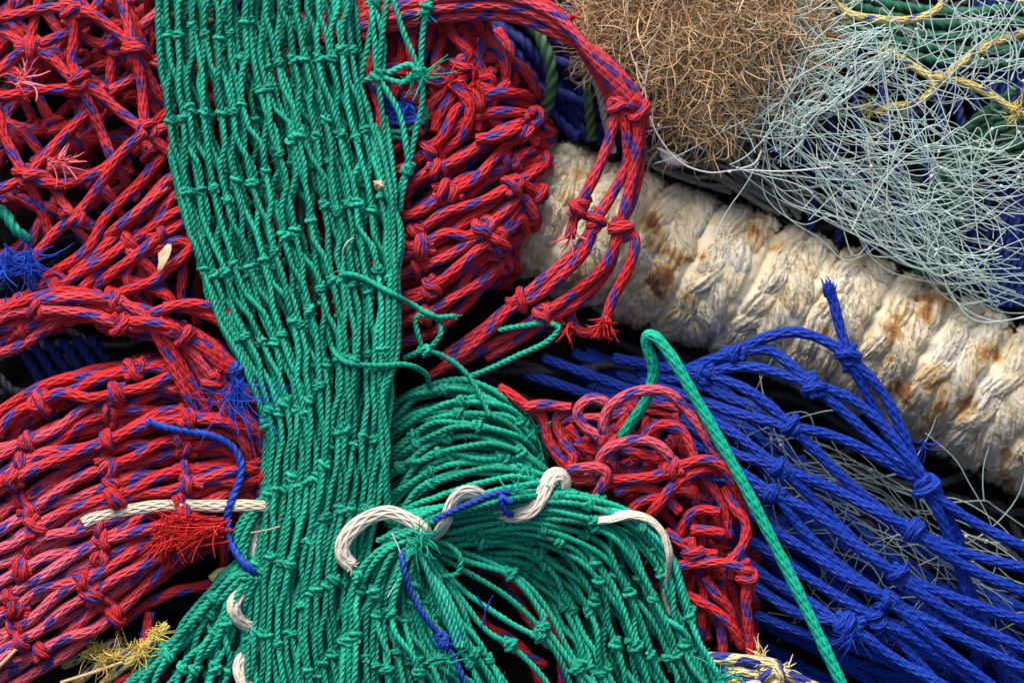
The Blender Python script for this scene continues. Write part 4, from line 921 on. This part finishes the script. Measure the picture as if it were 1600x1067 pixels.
# monofilament net
def filaments(paths, r, fade=0.0):
    return [tube(refine(resample(catmull(q, 5.0), 9.0), 4.0) if True else q, r * rng.uniform(.8, 1.15), 'mono', rng.random(), fade) for q in paths]
MN = Thing('fishing_net', 'pale monofilament gill net tangled over ropes in the upper right', 'fishing net', 'monofilament nets')
mp = []
def flow(guides, n, amp, wamp, t0=(0, .3), t1=(.6, 1.0), drift=.25):
    F = loft(guides)
    for _ in range(n):
        s0 = rng.random(); s1 = np.clip(s0 + rng.normal(0, drift), 0, 1); a_, c_ = rng.uniform(*t0), rng.uniform(*t1)
        k = 9; f = np.linspace(0, 1, k)
        p = F(s0 + (s1 - s0) * (f*f*(3-2*f)), a_ + (c_ - a_) * f)
        wv = rng.normal(0, amp, (k, 3)) * [1, 1, 0]; wv = (wv + np.roll(wv, 1, 0)) * .6
        p = p + wv; p[:, 2] += rng.normal(0, wamp) + np.cumsum(rng.normal(0, wamp*.25, k))
        mp.append(T(p))
flow([P(1400,45,10, 1340,60,16, 1270,100,12, 1210,150,4, 1175,210,-10), P(1410,60,14, 1350,85,20, 1290,130,14, 1235,175,6, 1195,240,-8), P(1410,75,10, 1370,110,16, 1310,155,10, 1260,200,2, 1230,270,-10)], 40, 14, 11, (0, .15), (.75, 1))
flow([P(1180,190,-14, 1204,270,-30, 1280,328,-40, 1380,380,-40, 1480,428,-40, 1640,496,-40), P(1200,160,-6, 1250,240,-10, 1330,310,-14, 1420,370,-16, 1520,420,-20, 1650,470,-20), P(1230,130,4, 1300,200,4, 1390,260,0, 1470,320,-6, 1550,370,-10, 1650,400,-10), P(1280,60,4, 1400,120,8, 1480,200,6, 1560,260,0, 1650,300,-6)], 66, 24, 12, (0, .25), (.75, 1), .4)
flow([P(1100,-30,-10, 1190,60,-6, 1220,130,-8, 1200,200,-14), P(1250,-40,0, 1290,60,6, 1360,120,4, 1470,170,0), P(1420,-40,-10, 1480,60,0, 1530,140,0, 1620,190,-6), P(1560,-40,-10, 1590,60,0, 1610,140,0, 1640,190,-6)], 36, 24, 10, (0, .3), (.6, 1), .4)
flow([P(1640,60,-10, 1500,60,6, 1400,80,10, 1300,60,0), P(1640,230,-14, 1530,230,0, 1420,210,4, 1290,150,0), P(1640,330,-14, 1530,350,-4, 1420,310,-4, 1250,230,-8), P(1640,470,-24, 1540,430,-14, 1420,370,-14, 1240,290,-18)], 44, 28, 12, (0, .2), (.75, 1), .5)
for _ in range(34):   # wisps spilling over the brown fibre
    x, y = rng.uniform(1130, 1260), rng.uniform(20, 260); ang = rng.uniform(0, TAU); mp.append(T(wander((x, y, rng.uniform(6, 30)), (math.cos(ang), math.sin(ang), -.1), rng.uniform(90, 220), 9, .10, .03, .15)))
for _ in range(95):   # springy loops
    x, y = rng.uniform(1185, 1620), rng.uniform(-10, 430)
    if y > 60 + (x - 1180) * .72: continue
    ang = rng.uniform(0, TAU); mp.append(T(wander((x, y, rng.uniform(-25, 22)), (math.cos(ang), math.sin(ang), rng.normal(0, .08)), rng.uniform(120, 300), 11, rng.uniform(.06, .14), .03, .2)))
for q in (P(1205,-20,6, 1150,40,8, 1160,80,8, 1180,98,6, 1240,105,12, 1290,120,16, 1320,146,18, 1322,190,20, 1305,245,20, 1290,264,20, 1278,250,16, 1276,225,10),
          P(1180,98,6, 1165,140,0, 1180,165,0, 1230,180,2, 1270,160,6), P(1105,105,10, 1140,130,6, 1165,150,4, 1200,172,4, 1260,195,2), P(1600,40,10, 1540,36,14, 1480,10,14, 1440,-20,8), P(1600,260,4, 1530,275,10, 1470,262,10, 1440,205,8)):
    mp.append(T(catmull(q, 6)))
MN.extra.append(('netting', filaments(mp, .8), M['mono']))
def blob(c, r):
    th_ = np.linspace(0, TAU, 8); ph = np.linspace(-math.pi/2, math.pi/2, 6)
    V = np.array([[math.cos(t_)*math.cos(p_), math.sin(t_)*math.cos(p_), math.sin(p_)] for p_ in ph for t_ in th_]) * r * rng.uniform(.7, 1.3, 3)
    i = np.arange(5)[:, None]*8 + np.arange(7)[None, :]
    return (V + c, np.stack([i, i+1, i+9, i+8], -1).reshape(-1, 4), np.zeros((48, 3)), np.zeros(48))
MN.extra.append(('knots_of_mesh', [], M['mono']))
for k in range(90):
    q = mp[rng.integers(len(mp))]; c = q[rng.integers(len(q))]
    MN.knots.append(('blob', c, M['clearmono']))
MN.extra.pop()

MB_ = Thing('fishing_net', 'clear monofilament net lying in the dark under the blue net', 'fishing net', 'monofilament nets')
mp = []
flow([P(1150,590,-40, 1250,690,-44, 1350,730,-40, 1480,800,-40, 1640,840,-50), P(1180,720,-50, 1270,760,-46, 1370,800,-44, 1500,900,-50, 1640,960,-60), P(1200,860,-60, 1300,860,-50, 1400,880,-50, 1500,960,-56, 1640,1040,-60)], 28, 20, 9, (0, .2), (.8, 1))
for _ in range(32):
    x, y = rng.uniform(1180, 1560), rng.uniform(590, 960); ang = rng.uniform(0, TAU)
    if y < 560 + (x-1180)*.55: continue
    mp.append(T(wander((x, y, rng.uniform(-56, -28)), (math.cos(ang), math.sin(ang), 0), rng.uniform(120, 300), 11, .08, .035, .2)))
MB_.extra.append(('netting', filaments(mp, .85), M['monodark']))
for k in range(24):
    q = mp[rng.integers(len(mp))]; MB_.knots.append(('blob', q[rng.integers(len(q))], M['clearmono']))

FL = Thing('filament', 'single clear filament curving from the brown fibres across the cream rope', 'filament')
FL.extra.append(('strand', filaments([T(catmull(q, 6)) for q in (P(979,44,20, 988,90,26, 1006,130,30, 1012,170,30, 1030,215,26, 1065,255,16, 1110,270,10, 1150,266,8, 1220,268,6, 1300,262,4), P(1016,88,24, 1008,130,30, 996,176,30), P(1150,266,8, 1180,255,4, 1190,235,-4))], 1.7), M['clearmono']))
for c in (T([(1006,131,31)])[0], T([(1140,268,9)])[0]): FL.knots.append(('blob', c, M['clearmono']))

# thin debris: stray hairs and straw on the nets
def stray(label, pts, r, mat, cat='straw'):
    t_ = Thing('straw', label, cat); t_.extra.append(('stem', [tube(T(catmull(pts, 4)), r, 'mono', rng.random(), .6)], mat))
stray('thin dry straw lying across the waist of the green net', P(392,832,70, 415,828,78, 438,822,82), 1.1, M['coir'])
stray('fine pale hair curving over the front green fan', P(612,832,84, 625,862,86, 628,890,86, 606,932,84), .9, M['clearmono'])

stray('pale hair curling over the middle of the green column', P(553,372,88, 543,378,94, 536,390,94, 535,402,86), .8, M['clearmono'])
stray('grey dry stalk at the lower left edge on faded pink net', P(-6,1046,50, 8,1032,56, 25,1014,56), 3.0, M['coir'])
stray('brown dry stalk in the dark under the lower left net', P(95,1066,16, 140,1052,24, 192,1034,24), 3.0, M['coir'])
# flat scraps: a dry leaf, a burr, a pale rag
def lump(name, label, cat, c, ax1, ax2, thick, mat, rough=.25, part=None):
    t_ = Thing(name, label, cat); th_ = np.linspace(0, TAU, 21); ph = np.linspace(-math.pi/2, math.pi/2, 9)
    ax1, ax2 = np.array(ax1, float), np.array(ax2, float); nn = np.cross(ax1, ax2); nn = nn / np.linalg.norm(nn) * thick
    V = []
    for p_ in ph:
        for t2 in th_:
            k = 1 + rough * mnoise.noise(Vector((math.cos(t2)*1.7 + c[0], math.sin(t2)*1.7, p_)))
            V.append(np.array(c) + ax1 * math.cos(t2)*math.cos(p_)*k + ax2 * math.sin(t2)*math.cos(p_)*k*(1 - .45*abs(math.cos(t2))) + nn * (math.sin(p_) + .8*math.cos(t2*2)*math.cos(p_)))
    i = np.arange(8)[:, None]*21 + np.arange(20)[None, :]
    t_.extra.append((part or name, [(T(np.array(V)), np.stack([i, i+1, i+22, i+21], -1).reshape(-1, 4), np.zeros((len(V), 3)), np.zeros(len(V)))], mat)); t_.single = True
lump('dry_leaf', 'curled dry beige leaf caught in the red net left of the green column', 'leaf', (257, 401, 34), (-9, 22, 3), (8, 4, 6), 2.2, M['leaf'], .3)
lump('burr', 'small straw coloured burr caught on the right side of the green column', 'burr', (592, 290, 70), (8, 3, 0), (-3, 8, 2), 6, M['leaf'], .7)
lump('scrap', 'small off-white scrap lying in the gap below the brown fibres', 'scrap', (1050, 246, -20), (22, 12, -4), (-6, 8, 4), 5, M['scrap'], .5)
lump('scrap', 'white scrap glimpsed in the dark hollow of the green fold', 'scrap', (853, 957, -10), (8, 6, 0), (-3, 8, 2), 3, M['scrap'], .5)

# ================================================================ knots
def knot_paths(variant):
    jit = lambda a: np.array(a, float) + rng.normal(0, .24, (len(a), 3)) * [1, 1, .6]
    if variant < 5:
        bight = jit([(-3.0,-.8,0), (-1.4,-.95,.1), (.3,-1.25,.3), (1.25,-.75,.75), (1.5,0,.9), (1.25,.75,.75), (.3,1.25,.3), (-1.4,.95,.1), (-3.0,.8,0)])
        wrap = jit([(3.0,-.8,0), (1.4,-.75,-.6), (-.1,-1.7,-.9), (-.9,-2.05,.2), (-1.0,-1.2,1.45), (-.85,0,1.85), (-.7,1.2,1.45), (-.5,2.05,.2), (-.2,1.5,-1.2), (.5,.2,-1.3), (1.3,.7,-.3), (3.0,.8,0)])
        return [bight, wrap]
    a = jit([(-3.0,-.7,0), (-1.3,-.9,0), (-.3,-1.9,-.4), (.1,-1.9,.9), (.15,0,1.9), (.1,1.9,.9), (-.2,1.9,-.8), (-.6,0,-1.6), (-.7,-1.7,-.6), (-.95,-1.8,.9), (-1.0,0,1.8), (-.9,1.7,.8), (.2,1.3,-.5), (1.2,.8,.2), (3.0,.7,0)])
    c = jit([(-3.0,.7,0), (-1.0,.6,.3), (.4,-.3,.8), (1.3,-.6,.5), (3.0,-.7,0)])
    return [a, c]
KM = {}
def knot_chunks(r, kind, variant):
    return [tube(refine(resample(catmull(p * r, r*.6), r*.9), r*(.42 if kind == 'twist' else .5)), r * .98, kind, rng.random(), rng.uniform(.05, .35)) for p in knot_paths(variant)]
def knot_mesh(r, kind, mat, variant):
    key = (r, kind, mat.name, variant)
    if key not in KM:
        ch = [((V * S), F, A, D) for V, F, A, D in knot_chunks(r, kind, variant)]
        KM[key] = mesh_from('knot', ch, mat, None, to_world=False)
    return KM[key]
B3 = Matrix([[BASIS[j][i] for j in range(3)] for i in range(3)])   # heap axes -> world

for nd in NODES:
    pts = [s['q'][k] for s, k in nd['refs']]; p = np.mean(pts, 0)
    tg = np.zeros(3)
    for s, k in nd['refs']:
        d = s['q'][min(len(s['q'])-1, k+2)] - s['q'][max(0, k-2)]
        if d.dot(tg) < 0: d = -d
        tg += d
    tg /= np.linalg.norm(tg) + 1e-9
    # outward normal with a random roll about the strand direction
    nrm = np.array([0, 0, 1.0]) + rng.normal(0, .45, 3); nrm -= nrm.dot(tg) * tg; nrm /= np.linalg.norm(nrm)
    if rng.random() < .5: tg = -tg
    b_ = np.cross(nrm, tg)
    sk = rng.normal(0, .45); tg2 = tg + b_ * sk; tg = tg2 / np.linalg.norm(tg2); b_ = np.cross(nrm, tg)
    nd['p'] = p; nd['R'] = np.stack([tg, b_, nrm], 1)
    nd['kind'] = nd['refs'][0][0]['kind']; nd['th'].knots.append(('tied', nd))

# ================================================================ build the objects
def link(o, parent=None):
    COL.objects.link(o)
    if parent is not None: o.parent = parent
    return o
for th in THINGS:
    parts = {}
    for s in th.strands:
        q = refine(s['q'], max(1.0, s['r'] * STEP[s['kind']]))
        parts.setdefault(s['part'], []).append((tube(q, s['r'], s['kind'], s['rand'], s['fade'], s['taper'], s['flat']), s['mat']))
    for s in th.strands:                                   # stray hairs of worn fibre
        if s['kind'] not in ('braid', 'twist', 'cord') or not s['sim']: continue
        for k in np.flatnonzero(rng.random(len(s['q'])) < (.16 if s['kind'] == 'braid' else .05))[:40]:
            p = s['q'][k]
            if abs(p[0]) > 830 or abs(p[1]) > 560 or p[2] < -40: continue
            o = rng.normal(0, 1, 3); o[2] = abs(o[2]); o /= np.linalg.norm(o)
            hr = wander(p + o * s['r'] * .9, o + rng.normal(0, .7, 3), rng.uniform(6, 16), 2.5, .12, .12)
            parts[s['part']].append((tube(hr, rng.uniform(.22, .4), 'hair', s['rand'], .7), s['mat']))
    chunks = [(k, [c for c, _ in v], v[0][1]) for k, v in parts.items()] + th.extra
    allv = np.concatenate([c[0] for _, cs, _ in chunks for c in cs])
    base = world(allv.mean(0) + [0, 0, 0])[0]
    if getattr(th, 'single', False):
        n_, cs, mat = chunks[0]
        root = link(bpy.data.objects.new(th.name, mesh_from(th.name, cs, mat, base)))
    else:
        root = link(bpy.data.objects.new(th.name, None)); root.empty_display_size = .02
    root.location = base
    root['label'] = th.label; root['category'] = th.cat
    if th.group: root['group'] = th.group
    if not getattr(th, 'single', False):
        made = {}
        for n_, cs, mat in sorted(chunks, key=lambda c: '>' in c[0]):
            key, _, par = n_.partition('>'); nm = key.split('#')[0]
            made[key] = link(bpy.data.objects.new(nm, mesh_from(nm, cs, mat, base)), made.get(par, root))
    # the knots that show best are parts of their own, the buried rest is one mass
    def score(k):
        p = k[1] if k[0] == 'blob' else k[1]['p']
        inside = abs(p[0]) < 800 and abs(p[1]) < 533
        return (p[2] if inside else -1e4)
    ks = sorted(th.knots, key=score, reverse=True)
    rest = []
    for i, k in enumerate(ks):
        if k[0] == 'blob':
            if i >= 60: continue
            o = link(bpy.data.objects.new('knot', mesh_from('knot', [blob(np.zeros(3), 3.0)], k[2], None, False)), root)
            o.location = Vector(world(k[1])[0] - base); o.scale = (S, S, S)
            continue
        nd = k[1]; var = int(rng.integers(8))
        if score(k) < -1e3: continue
        if i < 95:
            o = link(bpy.data.objects.new('knot', knot_mesh(nd['r'], nd['kind'], nd['mat'], var)), root)
            Mx = (B3 @ Matrix([list(x) for x in nd['R']]))
            z = nd['size'] * (.78 if nd['kind'] == 'twist' else .76)
            o.matrix_local = Matrix.Translation(Vector(world(nd['p'])[0] - base)) @ Mx.to_4x4() @ Matrix.Diagonal((z, z, z, 1))
        else:
            for V, F, A, D in knot_chunks(nd['r'], nd['kind'], var):
                rest.append((nd['p'] + (V * nd['size'] * .76) @ nd['R'].T, F, A, D))
    if rest:
        o = link(bpy.data.objects.new('buried_knots', mesh_from('buried_knots', rest, nd['mat'], base)), root); o['kind'] = 'stuff'

# ground: a mound under the heap, its near-black colour painting the shade in the gaps
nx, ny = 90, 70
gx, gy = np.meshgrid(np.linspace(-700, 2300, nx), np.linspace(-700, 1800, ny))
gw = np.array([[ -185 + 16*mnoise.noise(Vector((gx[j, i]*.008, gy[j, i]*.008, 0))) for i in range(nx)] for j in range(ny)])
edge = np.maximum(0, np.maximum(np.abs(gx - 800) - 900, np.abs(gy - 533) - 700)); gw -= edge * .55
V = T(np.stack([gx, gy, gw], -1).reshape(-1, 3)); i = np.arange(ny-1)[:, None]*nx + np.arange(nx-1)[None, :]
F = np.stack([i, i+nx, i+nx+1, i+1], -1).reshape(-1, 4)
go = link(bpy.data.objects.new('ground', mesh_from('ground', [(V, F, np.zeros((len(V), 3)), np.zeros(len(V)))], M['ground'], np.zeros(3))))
go['kind'] = 'structure'

# ================================================================ camera, light
cam = bpy.data.cameras.new('camera'); co_ = link(bpy.data.objects.new('camera', cam))
cam.sensor_width = 36; cam.lens = 36 * DIST / 0.6; cam.clip_start = .05; cam.clip_end = 100
co_.location = Vector(ORIGIN + OUT * DIST)
co_.rotation_euler = Matrix([[RIGHT[i], UP[i], OUT[i]] for i in range(3)]).to_euler()
cam.dof.use_dof = True; cam.dof.focus_distance = DIST - 45 * S; cam.dof.aperture_fstop = 3.2
scene.camera = co_

w = bpy.data.worlds.new('World'); scene.world = w; w.use_nodes = True
nt = w.node_tree; bg = nt.nodes['Background']; sky = nt.nodes.new('ShaderNodeTexSky'); sky.sky_type = 'NISHITA'; sky.sun_disc = False
EL, AZ = math.radians(73), math.radians(-55)      # azimuth from straight behind the heap (+Y), negative = left
sky.sun_elevation = EL; sky.sun_rotation = AZ; sky.air_density = 1.0; sky.dust_density = 6.0; sky.ozone_density = .6
nt.links.new(sky.outputs[0], bg.inputs[0]); bg.inputs[1].default_value = .06
sun = bpy.data.lights.new('sun', 'SUN'); sun.energy = 1.5; sun.angle = math.radians(28); sun.color = (1, .95, .87)
so = link(bpy.data.objects.new('sun', sun))
sd = Vector((math.sin(AZ)*math.cos(EL), math.cos(AZ)*math.cos(EL), math.sin(EL)))
so.rotation_euler = sd.to_track_quat('Z', 'Y').to_euler(); so.location = sd * 3
v = scene.view_settings; v.view_transform = 'Standard'; v.look = 'None'; v.exposure = 1.66; v.gamma = 1; v.use_curve_mapping = False
scene.cycles.use_denoising = True
scene.cycles.max_bounces = 6; scene.cycles.diffuse_bounces = 3
